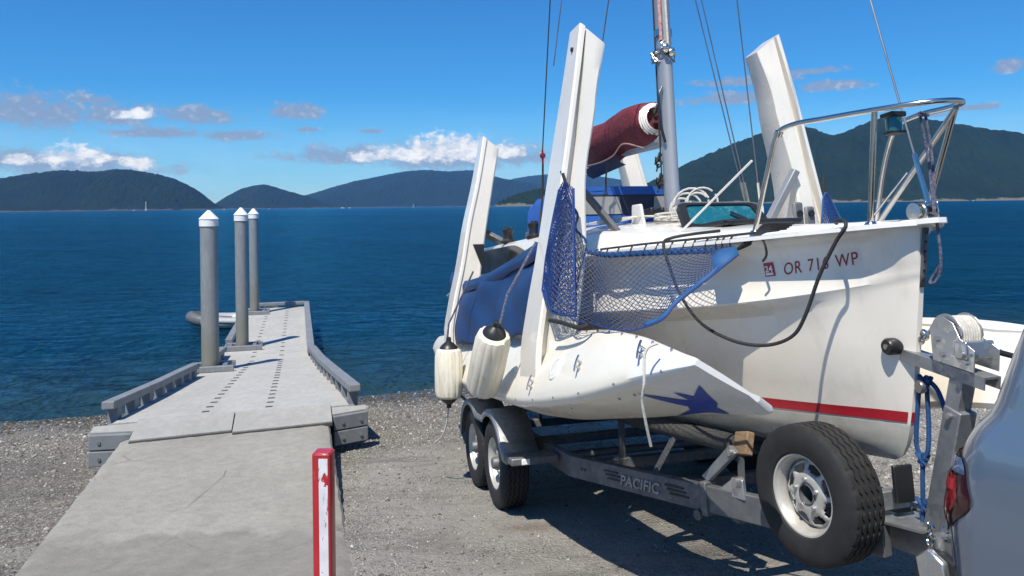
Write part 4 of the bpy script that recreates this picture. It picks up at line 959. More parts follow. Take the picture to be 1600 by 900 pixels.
stay = wire((3.335, 0, 1.90), (2.75, 0, 4.65), .0045, 'wire', 'forestay')
MB().tube([(3.335, 0, 1.90), (3.29, 0, 2.12)], .011, 8).build('turnbuckle', M['stain'], stay)
wire((2.75, 0, 4.65), tuple(mh), .0045, 'wire', 'forestay')
for a, b, m in (((.91, -.9, 2.6), (1.27, -.9, 3.66), 'wire_dark'), ((1.27, -.9, 3.66), (1.2, -.1, 8.6), 'wire_dark'), ((.95, -.80, 3.2), (1.1, -.1, 7.4), 'wire'), ((1.36, -.60, 3.2), (1.28, -.06, 5.6), 'wire_dark')): wire(a, b, .005, m)
for base, top in (((1.05, .60, 2.15), (1.05, .30, 3.75)), ((1.07, .61, 2.15), (1.14, .30, 3.70)), ((1.13, .66, 2.15), (1.55, .33, 3.58))):
    p = Vector(base); q = Vector(top); d = (q-p); wire(p, p+d*.12, .011, 'stain', 'turnbuckle'); wire(p+d*.1, p+d*2.2, .0045, 'wire')
for y in (.60, .66): MB().box((1.07+.9*(y-.6), y, 2.10), (.05, .03, .12)).build('chainplate', M['deck'], BT, bevel=.006)
MB().lathe([(0, -.011), (.018, -.011), (.022, 0), (.018, .011), (0, .011)], o=(.905, -.9, 2.56), ax=(1, .3, 0), n=14).tube([(.905, -.9, 2.6), (.90, -.9, 2.5)], .008, 6).build('shroud_block', simple('red_block', (.22, .02, .02), None, .5), BT)
MB().tube(spline([(.90, -.9, 2.5), (.86, -.9, 2.3), (.88, -.93, 2.12), (.95, -.96, 2.0)], 5), .008, 6).build('lashing', M['rope_black'], BT)

# --- pulpit rail, bow fittings
def pulpit():
    L = spline([(2.60, -.36, 1.86), (2.74, -.36, 2.12), (2.83, -.355, 2.285), (2.92, -.33, 2.325), (3.10, -.265, 2.318), (3.30, -.18, 2.308), (3.44, -.07, 2.305), (3.478, .035, 2.307), (3.44, .13, 2.312), (3.30, .20, 2.325), (3.05, .265, 2.35), (2.85, .32, 2.33), (2.72, .34, 2.15), (2.60, .36, 1.86)], 6)
    p = MB().tube(L, .0125, 10).build('pulpit_rail', M['stain'], BT)
    MB().tube([(3.155, -.145, 1.835), (3.29, -.185, 2.30)], .0125, 10).build('stanchion', M['stain'], p)
    MB().tube([(3.10, .19, 1.835), (3.38, .155, 2.31)], .0125, 10).build('stanchion', M['stain'], p)
    MB().tube([(2.80, .20, 1.86), (3.39, .145, 2.30)], .0125, 10).build('stanchion', M['stain'], p)
    MB().tube([(2.74, .18, 1.86), (3.05, .18, 2.08)], .006, 8).build('lifeline', M['stain'], p)
    for a in ((2.60, -.36, 1.85), (3.155, -.145, 1.83), (3.10, .19, 1.83), (2.8, .2, 1.86), (2.6, .36, 1.85)): MB().lathe([(0, .012), (.02, .012), (.028, 0), (.03, -.02)], o=a, n=14).build('foot', M['stain'], p)
    MB().lathe([(.013, -.015), (.02, -.012), (.02, .012), (.013, .015)], o=(2.845, -.35, 2.30), ax=(.6, .1, .8), n=12).build('clamp', M['stain'], p)
    l = MB().box((3.30, -.10, 2.285), (.075, .075, .022)).build('running_light', M['black'], p, bevel=.005)
    MB().box((3.30, -.10, 2.208), (.068, .064, .010)).build('lamp_base', M['black'], l, bevel=.003)
    MB().lathe([(0, 0), (.032, 0), (.034, .03), (.032, .062), (0, .062)], o=(3.30, -.10, 2.214), n=18).build('lens', M['lens_green'], l)
pulpit()
def bow_gear():
    f = MB().cyl((3.30, -.05, 1.868), (3.30, .05, 1.868), .028, n=20).build('furling_drum', M['stain'], BT)
    for sg in (-1, 1): MB().lathe([(0, .04*sg), (.036, .044*sg), (.038, .05*sg), (.0, .055*sg)], o=(3.30, 0, 1.868), ax=(0, 1, 0), n=20).build('drum_flange', M['zinc'], f)
    MB().box((3.27, 0, 1.838), (.15, .07, .012)).box((3.33, -.03, 1.87), (.05, .006, .07)).box((3.33, .03, 1.87), (.05, .006, .07)).build('bow_roller', M['stain'], BT, bevel=.003)
    for dy in (0., .03): MB().tube(spline([(3.31, .03+dy, 2.30), (3.31, .05+dy*.7, 2.1), (3.33, .03+dy*.4, 1.93), (3.345, .015, 1.86)], 6), .0065, 7).build('furling_line', M['rope_navy'], BT)
    MB().tube(spline([(3.36, .01, 1.85), (3.37, .0, 1.75), (3.375, -.005, 1.67), (3.365, -.01, 1.60), (3.34, -.02, 1.565), (3.315, -.015, 1.57), (3.325, .0, 1.60), (3.36, .005, 1.64)], 6), .0065, 7).build('furling_line', M['rope_navy'], BT)
    MB().tube([(3.31+.02*math.sin(k*1.9), .045+.025*math.cos(k*2.3), 2.29+.02*math.sin(k*3.1)) for k in range(9)], .007, 6).build('furling_line', M['rope_navy'], BT)
bow_gear()

# --- foredeck hatch propped open
def fore_hatch():
    e = Matrix.Translation((1.74, .0, 1.945)) @ Matrix.Rotation(R(2), 4, 'Z') @ Matrix.Rotation(R(-52), 4, 'Y')     # lid plane: local z up the lid after the tilt
    a = R(38)
    def P(u, v, w): return Vector((1.80-.16*v*1.0+w*math.cos(R(35)), u, 1.925+.19*v+w*math.sin(R(35))))
    def ring(wid0, wid1, v0, v1, n=8, r=.2):
        pts = []; 
        for (cx, cy, a0) in ((1-r, 1-r, 0), (-1+r, 1-r, 90), (-1+r, -1+r, 180), (1-r, -1+r, 270)):
            for k in range(n+1): t = R(a0+90*k/n); pts.append((cx+r*math.cos(t), cy+r*math.sin(t)))
        out = []
        for x, y in pts:
            v = v0+(v1-v0)*(y+1)/2; w = wid0+(wid1-wid0)*(y+1)/2; out.append((x*w, v))
        return out
    c = .0
    outer = ring(.315, .275, -.22, 1.0); inner = ring(.252, .225, .24, .93)
    f = MB(); rows = []
    rows.append([P(u, v, -.03) for u, v in outer]); rows.append([P(u, v, .012) for u, v in outer]); rows.append([P(u, v, .012) for u, v in inner]); rows.append([P(u, v, -.03) for u, v in inner])
    h = f.grid(rows, cu=True, cv=True).build('hatch_frame', M['black'], BT, smooth=30)
    top = [p for p in ring(.322, .282, -.24, 1.035) if p[1] > .9]
    MB().tube([P(u, v, -.015) for u, v in top], .017, 8).build('frame_edge', M['zinc'], h)
    MB().add([P(u, v, .0) for u, v in inner], [tuple(range(len(inner)))]).build('lens', M['teal'], h)
    MB().bar(P(.15, .3, .02), P(.05, .62, .02), .02, .014).build('lens_handle', M['black'], h); 
    for u in (-.12, .12): MB().cyl(P(u, .06, .01), P(u, .06, .02), .008, n=8).build('hinge_screw', M['cap'], h)
    MB().box((1.92, 0, 1.95), (.46, .50, .035)).build('hatch_coaming', M['black'], BT, bevel=.012)
fore_hatch()
MB().tube([(1.86, -.44, 1.87), (2.44, -.24, 2.245)], .0065, 8).build('prop_rod', M['deck'], BT)
# coiled white lines at the foot of the mast, clutch and deck organiser
for k in range(5):
    r = .07+.02*(k % 3); MB().tube([(1.22+.02*k+r*math.cos(t)*.5, -.02+.03*k+r*math.cos(t), 2.13+.01*k+r*math.sin(t)*1.1) for t in np.linspace(.2*k, 6.0+.2*k, 20)], .007, 6).build('coiled_line', M['rope_white'], BT)
for k in range(3): MB().tube(spline([(1.3, -.15+.06*k, 2.06), (1.1, -.25+.03*k, 2.10), (.8, -.35, 2.09+.012*k), (.3, -.42, 2.12), (-.4, -.5, 2.14)], 6), .0065, 6).build('control_line', M['rope_white'], BT)
MB().tube([(1.28+.06*math.cos(t), -.16+.09*math.sin(t), 2.045+.004*t) for t in np.linspace(0, 14, 40)], .007, 6).build('coiled_line', M['rope_white'], BT)
for k in range(2): MB().box((1.02, -.17+.08*k, 2.13), (.13, .03, .07)).build('rope_clutch', M['black'], BT, bevel=.01)
MB().prism([(.90, -.26, 2.04), (1.12, -.26, 2.04), (1.08, -.26, 2.19), (.93, -.26, 2.2)], (0, .02, 0)).build('mast_base_cover', M['deck'], BT, bevel=.015)

# --- blue canvas pop-top with clear panels, behind the mast
def dodger():
    rows = []; nx = 13
    for i in range(nx):
        t = i/(nx-1); x = .12-t*.75; r = []
        hgt = [.0, .06, .27, .33, .355, .365, .37, .365, .355, .33, .27, .06, .0]; ys = [-.58, -.58, -.565, -.53, -.40, -.2, 0, .2, .40, .53, .565, .58, .58]
        k = .92+.08*math.sin(t*math.pi)
        for y, hh in zip(ys, hgt): r.append((x, y, 2.09+hh*k+.012*math.sin(t*21+y*4)+.004*random.random()))
        rows.append(r)
    d = MB().grid(rows).build('pop_top_canvas', M['dodger'], BT, smooth=60)
    front = [[(.125+.006*math.sin(7*y), y, z) for y in np.linspace(-.575, .575, 24)] for z in (2.09, 2.15, 2.215)]
    MB().grid(front).build('canvas_skirt', M['dodger'], d); MB().grid([[(.125+.01*math.sin(9*y), y, z) for y in np.linspace(-.575, .575, 24)] for z in (2.385, 2.42, 2.455)]).build('canvas_hem', M['dodger'], d)
    MB().grid([[(.118, y, z) for y in np.linspace(-.57, .57, 12)] for z in (2.21, 2.3, 2.39)]).build('canvas_panel', M['navy'], d)  # front panel in navy: shade on the blue canvas put into the colour
    for a, b in ((-.54, .02), (.30, .55)): MB().prism([(.124, a, 2.225), (.124, b, 2.225), (.124, b-.02, 2.37), (.124, a+.02, 2.37)], (.003, 0, 0)).build('clear_window', M['clear'], d)
dodger()
# winches on the cabin edge
for x, y in ((-1.0, -.66), (-.35, -.60), (-1.0, .66)):
    z = deck_z(x, y); w = MB().lathe([(0, 0), (.07, 0), (.072, .02), (.05, .04), (.045, .08), (.055, .11), (.06, .125), (.04, .14), (0, .142)], o=(x, y, z-.005), n=24).build('winch', M['black'], BT)
    MB().lathe([(.02, .14), (.03, .15), (0, .152)], o=(x, y, z-.004), n=14).build('winch_cap', M['stain'], w)
for x in (-.6, -.15, .15): MB().box((x, -.56, deck_z(x, -.56)+.03), (.16, .05, .06)).build('rope_clutch', M['galv_dull'], BT, bevel=.01); MB().tube(spline([(x-.1, -.55, deck_z(x, -.55)+.05), (x, -.57, deck_z(x, -.55)+.11), (x+.12, -.54, deck_z(x, -.55)+.04)], 4), .008, 6).build('control_line', M['rope_black'], BT)

# --- rear trampoline hanging slack: blue cloth between main hull and float
def tramp(sg):
    rows = []; nu = 46; nv = 20
    topc = spline([(-1.85, -1.02, 1.86), (-1.65, -1.05, 1.79), (-1.3, -1.03, 1.745), (-.6, -.99, 1.77), (.2, -.95, 1.86), (.98, -.95, 1.95)], 10); botc = spline([(-1.62, -1.14, 1.20), (-1.3, -1.15, 1.17), (-.6, -1.12, 1.20), (.1, -1.10, 1.26), (.6, -1.09, 1.30), (1.02, -1.09, 1.34)], 10)
    n = len(topc)
    for i in range(n):
        a, b = topc[i], botc[i]; r = []
        for j in range(nv+1):
            v = j/nv; p = a.lerp(b, v); bulge = .02*math.sin(v*math.pi); fold = .020*math.sin(i*.22+v*4+2*math.sin(v*3))*math.sin(v*math.pi)**.5+.008*math.sin(i*.5-v*6)
            p = p + Vector((.0, -(bulge+fold)*1, .008*math.sin(i*.9))); r.append((p.x, -sg*p.y if sg > 0 else p.y, p.z))
        rows.append(r)
    t = MB().grid(rows).build('rear_trampoline', M['tarp'], BT, smooth=70, solid=.006, fix=False)
    f = lambda p: (p.x, p.y if sg < 0 else -p.y, p.z)
    MB().grid([[f(p+Vector((0, .01, .0))), f(p+Vector((0, -.02, .008))), f(p+Vector((0, -.036-.008*math.sin(i*.4), -.03))), f(p+Vector((0, -.040-.01*math.sin(i*.3), -.09-.03*math.sin(i*.23)**2)))] for i, p in enumerate(topc)]).build('folded_flap', M['flap'], t, solid=.006, fix=False, smooth=70)
tramp(-1); tramp(1)

# --- bow nets: diamond mesh cord with webbing edges
def net(T, Bc, nu, nv, sag, name, out=-1, r=.0020, mat='net', rip=1.):
    T = spline(T, 10); Bc = spline(Bc, 10)
    def at(L, u): f = u*(len(L)-1); i = min(int(f), len(L)-2); return L[i].lerp(L[i+1], f-i)
    G = [[None]*(nv+1) for _ in range(nu+1)]
    for i in range(nu+1):
        u = i/nu; a = at(T, u); b = at(Bc, u)
        for j in range(nv+1):
            v = j/nv; p = a.lerp(b, v); s = math.sin(v*math.pi)*sag*math.sin(min(1, (1-u)*1.6)*math.pi/2)
            p = p + Vector((0, out*s*.35, -s*.55)) + Vector((.012*math.sin(u*31)*(1-u), out*.028*math.sin(u*42+3*v)*(1-u)**2, 0))*rip; G[i][j] = p
    mb = MB()
    for i in range(nu):
        for j in range(nv):
            a, b = (G[i][j], G[i+1][j+1]) if (i+j) % 2 == 0 else (G[i+1][j], G[i][j+1])
            t = (b-a).normalized(); n1 = t.orthogonal().normalized(); n2 = t.cross(n1); P = []
            for e in (a, b):
                for k in range(3): an = 2.094*k; P.append(e+(n1*math.cos(an)+n2*math.sin(an))*r)
            mb.add(P, [(0, 1, 4, 3), (1, 2, 5, 4), (2, 0, 3, 5)])
    o = mb.build(name, M[mat], BT, fix=False, smooth=60)
    def band(L, w, nm):
        rows = [[p, p+w] for p in L]; MB().grid(rows).build(nm, M['netband'], o, solid=.002, fix=False, smooth=60)
    return o, G, band
net_top = [(1.47, -.93, 2.24), (1.45, -.87, 2.04), (1.44, -.82, 1.90), (1.60, -.785, 1.835), (1.97, -.725, 1.815), (2.28, -.645, 1.802), (2.49, -.55, 1.792), (2.62, -.485, 1.785)]
net_bot = [(1.46, -1.07, 1.62), (1.60, -1.09, 1.50), (1.85, -1.07, 1.445), (2.17, -1.03, 1.41), (2.41, -.98, 1.395), (2.57, -.90, 1.44), (2.60, -.80, 1.53), (2.66, -.66, 1.64), (2.64, -.50, 1.735)]
o, G, band = net(net_top, net_bot, 78, 34, .085, 'bow_net')
band([g[0] for g in G[20:]], Vector((.003, -.005, -.034)), 'net_webbing'); band([g[-1] for g in G[44:]], Vector((-.012, 0, .020)), 'net_webbing')
MB().tube([g[-1] for g in G], .0045, 8).build('edge_rope', M['netblue'], o); MB().tube([g[0]+Vector((0, -.006, 0)) for g in G[:23]], .0075, 8).build('edge_rope', M['rope_blue'], o)
tri = [G[-1][0]+Vector((.01, -.006, .0)), G[-1][0]+Vector((.02, 0, -.045)), G[-9][-1]+Vector((0, -.008, .0)), G[-12][0]+Vector((0, -.010, -.02))]
MB().add(tri, [(0, 1, 2, 3)]).build('corner_patch', M['netband'], o, solid=.004, fix=False)
MB().tube([(1.46, -.955, 2.34), (1.475, -.95, 2.30), (1.47, -.94, 2.24)], .011, 7).build('tie_strap', M['rope_black'], o)
# loose bunch of netting hanging against the arm and a dark foot strap on the float
def gathered(k):
    rows_t = [(1.455, -.985+.02*k, 2.24), (1.485, -.96+.015*k, 2.285), (1.50, -.91+.01*k, 2.24)]
    rows_b = [(1.42+.03*k, -1.115, 1.62+.03*k), (1.56+.01*k, -1.11+.015*k, 1.49), (1.82-.03*k, -1.05+.015*k, 1.46)]
    oo, GG, _ = net(rows_t, rows_b, 14+2*k, 44, .05+.05*k, 'gathered_net', -1, .0026, 'netblue', 0)
    for e_ in (0, -1): MB().tube(GG[e_], .005, 6).build('edge_rope', M['netblue'], oo)
    MB().tube([g_[-1] for g_ in GG], .006, 6).build('edge_rope', M['netblue'], oo)
for k in range(2): gathered(k)
MB().tube(spline([(1.62, -1.14, 1.44), (1.80, -1.13, 1.43), (1.98, -1.09, 1.405), (2.03, -1.05, 1.42)], 6), .013, 7).build('foot_strap', M['rope_black'], o)
# lacing along the gunwale
for i in range(15):
    u = .32+.66*i/14; g = G[int(u*78)][0]; gy = yg(g.x*.995)+.005; p = Vector((g.x+.025, -gy+.012, zg(g.x)+.022)); MB().tube(spline([g+Vector((0, -.008, -.022)), Vector((g.x+.006, -gy-.014, zg(g.x)-.004)), Vector((g.x+.016, -gy-.004, zg(g.x)+.020)), p], 4), .0050, 6).build('lacing', M['rope_black'], o)
MB().tube(spline([(1.55, -.765, 1.852), (1.97, -.695, 1.848), (2.28, -.605, 1.844), (2.6, -.465, 1.842), (2.80, -.36, 1.845)], 6), .0065, 6).build('lacing', M['rope_black'], o)
for k in range(4): MB().tube(spline([(2.62, -.49, 1.765), (2.68, -.46+.01*k, 1.80), (2.74, -.40, 1.845+.01*k), (2.83+.02*k, -.34, 1.85+.006*k)], 5), .0075, 6).build('lacing', M['rope_black'], o)
MB().tube(spline([(2.73, -.42, 1.83), (2.78, -.43, 1.78), (2.77, -.42, 1.73), (2.75, -.43, 1.70)], 5), .006, 6).build('lacing', M['rope_black'], o)
pt_top = [(1.47, .93, 2.16), (1.48, .95, 2.20), (1.47, .99, 2.16)]; pt_bot = [(1.50, .82, 1.84), (1.56, .93, 1.82), (1.52, 1.09, 1.86)]
o2, G2, band2 = net(pt_top, pt_bot, 22, 18, .03, 'bow_net', 1, .0026, 'netblue', 0); [MB().tube(g, .007, 7).build('edge_rope', M['netband'], o2) for g in (G2[0], G2[-1], [q[0] for q in G2])]
MB().tube([(1.47, .955, 2.33), (1.47, .95, 2.27), (1.465, .95, 2.2)], .010, 7).build('tie_strap', M['rope_black'], o2)
for dy, hh in ((0, .30), (.09, .27)):
    q = MB().box((1.47, .72+dy, 1.99+hh/2-.15), (.03, .075, hh)).build('beam_bracket', M['galv_dull'], BT, bevel=.02); MB().cyl((1.48, .72+dy, 2.06), (1.50, .72+dy, 2.06), .022, n=14).build('bracket_bolt', M['black'], q)

# ------------------------------------------------------------------ things hung on the boat
def fender(p0, p1, label):
    p0 = Vector(p0); p1 = Vector(p1); e = empty('boat_fender', BM @ Matrix.Translation(p1)); ax = (p0-p1); L = ax.length; ax.normalize(); n = 48; u = ax.orthogonal().normalized(); w = ax.cross(u)
    def pt(r, h, a): return ax*h + (u*math.cos(a)+w*math.sin(a))*r
    rows = []
    for h, r in ((.055, .085), (.075, .108), (.12, .118), (L*.5, .12), (L-.13, .118), (L-.085, .106), (L-.07, .085)):
        rows.append([pt(r*(1-.045*(math.cos(a*14) > .55)), h, a) for a in (2*math.pi*k/n*1.0 for k in range(n))])
    MB().grid(rows, cv=True).add(rows[0], [tuple(range(n))]).add(rows[-1], [tuple(range(n))]).build('ribbed_body', M['fenderv'], e, smooth=30)
    MB().lathe([(.088, .068), (.078, .05), (.05, .02), (.022, .0), (.02, -.03), (0, -.035)], ax=ax, n=28).build('end_cap', M['black'], e)
    MB().lathe([(.082, L-.076), (.072, L-.052), (.05, L-.03), (.022, L-.01), (.02, L+.025), (0, L+.03)], ax=ax, n=28).build('end_cap', M['black'], e)
    return tag(e, label, 'fender', 'boat fenders'), p0
inv3 = BM.inverted()
f1, p = fender((-.62, -1.33, 1.24), (-.66, -1.34, .70), 'left fender, scuffed white with black ends, hanging straight from the blue trampoline')
MB().tube([Vector((0, 0, .52)), Vector((.02, .02, .68)), Vector((.08, .24, 1.12))], .009, 6).build('hanging_line', M['rope_navy'], f1)
f2, p = fender((1.08, -1.33, 1.41), (.72, -1.37, .92), 'right fender, scuffed white with black ends, tilted against the front arm')
MB().tube([Vector((.46, .04, .50)), Vector((.44, .10, .68)), Vector((.38, .33, 1.02))], .009, 6).build('hanging_line', M['rope_navy'], f2)
tl = MB().tube(spline([(-.68, -1.34, .68), (-.72, -1.35, .55), (-.80, -1.38, .42), (-.98, -1.42, .33)], 5), .008, 6).build('fender_tail_line', M['rope_white']); tl.matrix_world = BM; tag(tl, 'thin pale line trailing below the left hanging fender', 'rope')
def rope(pts, r, mat, name, label, n=7, seg=8):
    o = MB().tube(spline(pts, n), r, seg).build(name, M[mat]); o.matrix_world = BM; return tag(o, label, 'rope')
rope([(2.98, -.18, 1.855), (3.05, -.24, 1.86), (3.14, -.268, 1.85), (3.165, -.285, 1.82), (3.12, -.305, 1.76), (3.045, -.345, 1.62), (2.97, -.385, 1.44), (2.90, -.415, 1.35), (2.77, -.47, 1.31), (2.61, -.54, 1.33), (2.43, -.60, 1.41), (2.31, -.64, 1.55), (2.26, -.67, 1.71), (2.20, -.665, 1.83), (2.16, -.60, 1.865), (2.22, -.50, 1.88), (2.4, -.44, 1.88)], .0085, 'rope_black', 'black_mooring_line', 'thick black line looping down the white side of the bow')
rope([(2.90, -1.075, 1.36), (2.89, -1.115, 1.345), (2.885, -1.135, 1.30), (2.9, -1.15, 1.20), (2.87, -1.15, 1.12), (2.85, -1.13, 1.02), (2.82, -1.10, .92)], .0065, 'rope_white', 'white_tie_line', 'short knotted white line dangling from the nose of the near float')
def bow_tackle():
    e = empty('blue_tackle', BM); 
    MB().tube(spline([(3.19, 0, 1.17), (3.155, 0, 1.02), (3.13, 0, .88), (3.15, .005, .82)], 6), .010, 7).build('line', M['rope_blue'], e)
    MB().tube(spline([(3.20, .02, 1.14), (3.19, .02, .98), (3.18, .01, .86), (3.15, .005, .82)], 6), .010, 7).build('line', M['rope_blue'], e)
    MB().tube(spline([(3.15, .005, .82), (3.14, 0, .70), (3.13, .0, .62), (3.12, 0, .55)], 6), .010, 7).build('line', M['rope_blue'], e)
    MB().tube(spline([(3.21, .02, 1.16), (3.25, .03, 1.11), (3.27, .04, 1.0), (3.275, .05, .86)], 6), .010, 7).build('tail', M['rope_blue'], e)
    for c in ((3.15, .005, .82), (3.13, 0, .63), (3.205, .01, 1.15)): MB().tube([Vector(c)+Vector((.025*math.sin(k*1.7), .022*math.cos(k*2.1), .022*math.sin(k*2.9))) for k in range(10)], .011, 6).build('knot', M['rope_blue'], e)
    MB().lathe([(0, -.012), (.026, -.012), (.03, 0), (.026, .012), (0, .012)], o=(3.20, -.012, 1.13), ax=(.2, 1, 0), n=16).build('pulley', M['bolt'], e)
    tag(e, 'blue rope tackle tying the bow down to the trailer tongue', 'rope')
bow_tackle()

# ------------------------------------------------------------------ boat trailer
TR = empty('boat_trailer', BM)
tag(TR, 'galvanised tandem-axle boat trailer carrying the trimaran, spare wheel up front', 'trailer')
def wheel(par, c, sg, spare=False, ang=0.):
    Rt = .33; Rr = .188; hw = .102
    # tyre: tread grooves run zigzag
    prof = [(.186, -.088), (.20, -.099), (.235, -.107), (.275, -.106), (.305, -.098), (.318, -.090), (.3265, -.083)]
    tread = []
    for g in (-.052, -.018, .018, .052): tread += [(.330, g-.006, 1), (.321, g-.0045, 1), (.321, g+.0045, 1), (.330, g+.006, 1)]
    full = [(r, h, 0) for r, h in prof] + [(.3285, -.072, 0)] + tread + [(.3285, .072, 0)] + [(r, -h, 0) for r, h in prof[::-1]]
    n = 144; rows = []
    for k in range(n):
        a = 2*math.pi*k/n; zz = (.0045 if (k//2) % 2 else -.0045); notch = .006 if k % 6 == 0 else 0; r_ = []
        for r, h, z in full:
            rr = r - (notch if (not z and abs(h) > .07 and r > .322) else 0)
            r_.append((math.cos(a)*rr, h+zz*z, math.sin(a)*rr))
        rows.append(r_)
    ty = MB().grid(rows, cu=True)
    # rim: barrel + pressed disc with eight openings.  +y is the outer face here
    rim = MB().lathe([(.183, -.09), (.196, -.092), (.196, -.086), (.18, -.075), (.168, -.03), (.168, .0), (.172, .05), (.181, .075), (.198, .086), (.198, .093), (.184, .091), (.176, .07), (.163, .045), (.160, .02)], ax=(0, 1, 0), n=56)
    rad = [.164, .152, .143, .130, .117, .106, .095, .078, .064, .046]; hh = [.022, .028, .036, .042, .046, .049, .054, .058, .058, .058]
    V = []; F = []; na = 64
    for r, h in zip(rad, hh):
        for k in range(na): a = 2*math.pi*k/na; V.append((math.cos(a)*r, h+.006*math.cos(8*a)*(.1 < r < .15), math.sin(a)*r))
    hole = {2: (1, 6), 3: (1, 6), 4: (2, 5)}
    for i in range(len(rad)-1):
        for k in range(na):
            q = k % 8
            if i in hole and hole[i][0] <= q <= hole[i][1]: continue
            F.append((i*na+k, i*na+(k+1) % na, (i+1)*na+(k+1) % na, (i+1)*na+k))
    b = len(rim.v); rim.add(V, F)
    R0 = rim.build('wheel', M['white_rim'], par, smooth=40); md = R0.modifiers.new('s', 'SOLIDIFY'); md.thickness = .004
    ty.build('tyre', M['rubber'], R0, smooth=25)
    if spare:
        MB().lathe([(.046, .058), (.05, .062), (.044, .064), (.044, -.06), (0, -.06)], ax=(0, 1, 0), n=28).build('hub_bore', M['galv_dull'], R0)
    else:
        MB().lathe([(.046, .057), (.045, .095), (.035, .108), (0, .110)], ax=(0, 1, 0), n=24).build('hub_cap', M['galv_dull'], R0)
    for k in range(5):
        a = 2*math.pi*k/5+.3; MB().cyl((math.cos(a)*.078*.9, .056, math.sin(a)*.078*.9), (math.cos(a)*.078*.9, .074, math.sin(a)*.078*.9), .010, n=6).build('lug_nut', M['zinc'], R0)
    R0.matrix_local = Matrix.Translation(c) @ Matrix.Rotation(math.pi*(sg < 0) + ang, 4, 'Z')
    return R0
WX = (.04, -.69)
for sg in (-1, 1):
    for x in WX:
        wheel(TR, (x, sg*1.04, .325), sg)
spare = wheel(TR, (2.85, -.32, .65), -1, True, R(8)); spare.scale = (.93, .93, .93)
MB().cyl((2.86, -.22, .65), (2.84, -.12, .63), .03, n=12).bar((2.78, -.20, .62), (2.72, -.2, .40), .05, .02, up=(0, 1, 0)).build('spare_bracket', M['galv'], TR)
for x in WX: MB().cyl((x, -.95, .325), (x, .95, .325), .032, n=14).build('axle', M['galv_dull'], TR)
def fender_arch(sg):
    top = []; bot = []; r = .405; ri = .352
    def arc(cx, a0, a1, n):
        for k in range(n+1):
            a = R(a0+(a1-a0)*k/n); top.append((cx+r*math.cos(a), .325+r*math.sin(a)*.98)); bot.append((cx+ri*math.cos(a), .325+ri*math.sin(a)))
    arc(WX[1], 172, 52, 14); arc(WX[0], 128, 30, 12)
    top.append((.56, .415)); bot.append((.44, .415))
    y0 = sg*1.165; y1 = sg*.90
    fb = MB().grid([[(x, y0, z), (x, y0-sg*.01, z+.006), (x, y1, z+.006)] for x, z in top]).build('fender', M['galv'], TR, smooth=40, solid=.004, fix=False)
    MB().grid([[(x, y0+sg*.001, z), (u, y0+sg*.001, w)] for (x, z), (u, w) in zip(top, bot)]).build('fender_skirt', M['galv'], fb, solid=.004, fix=False)
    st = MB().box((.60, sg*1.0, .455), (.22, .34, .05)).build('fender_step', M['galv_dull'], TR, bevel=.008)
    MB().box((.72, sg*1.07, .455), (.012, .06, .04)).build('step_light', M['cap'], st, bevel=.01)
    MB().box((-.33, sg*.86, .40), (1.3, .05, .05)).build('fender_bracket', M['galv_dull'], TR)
for sg in (-1, 1): fender_arch(sg)
RA = Vector((.86, -.78, .43)); RB = Vector((3.05, -.13, .475))
for sg in (-1, 1):
    m = lambda v: Vector((v[0], v[1]*-sg, v[2]))
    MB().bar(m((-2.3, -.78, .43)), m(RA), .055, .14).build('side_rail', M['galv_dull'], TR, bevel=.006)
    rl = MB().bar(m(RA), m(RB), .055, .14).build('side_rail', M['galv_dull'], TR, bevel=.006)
    d = (RB-RA).normalized(); out = Vector((0, 0, 1)).cross(d); out = -out if out.y > 0 else out
    if sg < 0:
        MB().bar(RA.lerp(RB, .535)+out*.0, RA.lerp(RB, .555), .085, .18).build('joint_collar', M['galv_dull'], TR, bevel=.006)
        tb = MB().cyl(RA.lerp(RB, .525)+Vector((0, 0, -.09))+out*.03, RA.lerp(RB, .525)+Vector((0, 0, -.09))+out*.05, .028, n=14).build('tie_eye', M['galv_dull'], TR)
        me = text_mesh('PACIFIC', .085, .2, 1.05, .006, .002); w = max(v.co.x for v in me.vertices)
        ft = Matrix(((d.x, 0, out.x), (d.y, 0, out.y), (d.z, 1, out.z)))
        P0 = RA.lerp(RB, .235)+out*.030+Vector((0, 0, -.034))
        for v in me.vertices: v.co = P0 + d*(v.co.x*.36/w) + Vector((0, 0, v.co.y)) + out*v.co.z
        me.materials.append(M['galv']); t = bpy.data.objects.new('raised_lettering', me); COL.objects.link(t); t.parent = rl
        for a, b in ((.165, .225), (.41, .475)):
            for k in range(3): MB().bar(RA.lerp(RB, a+.008*k)+out*.031+Vector((0, 0, .028-.022*k)), RA.lerp(RB, b+.008*k)+out*.031+Vector((0, 0, .028-.022*k)), .008, .009).build('stamped_bar', M['black'], rl)
        for x in (.06, .075): MB().cyl(RA.lerp(RB, x)+out*.027, RA.lerp(RB, x)+out*.031, .010, n=10).build('bolt_hole', M['black'], rl)
MB().bar((2.75, 0, .475), (4.25, 0, .475), .085, .125).build('tongue', M['galv'], TR, bevel=.006)
MB().prism([(2.98, -.16, .545), (3.22, -.10, .545), (3.22, .10, .545), (2.98, .16, .545)], (0, 0, .010)).build('tongue_plate', M['galv'], TR)
for x in (-2.2, -1.2, -.3, .75, 1.5, 2.2):
    w = .76 if x < .86 else .76-.65*(x-.86)/2.19
    MB().box((x, 0, .39), (.07, 2*w, .07)).build('cross_member', M['galv_dull'], TR, bevel=.005)
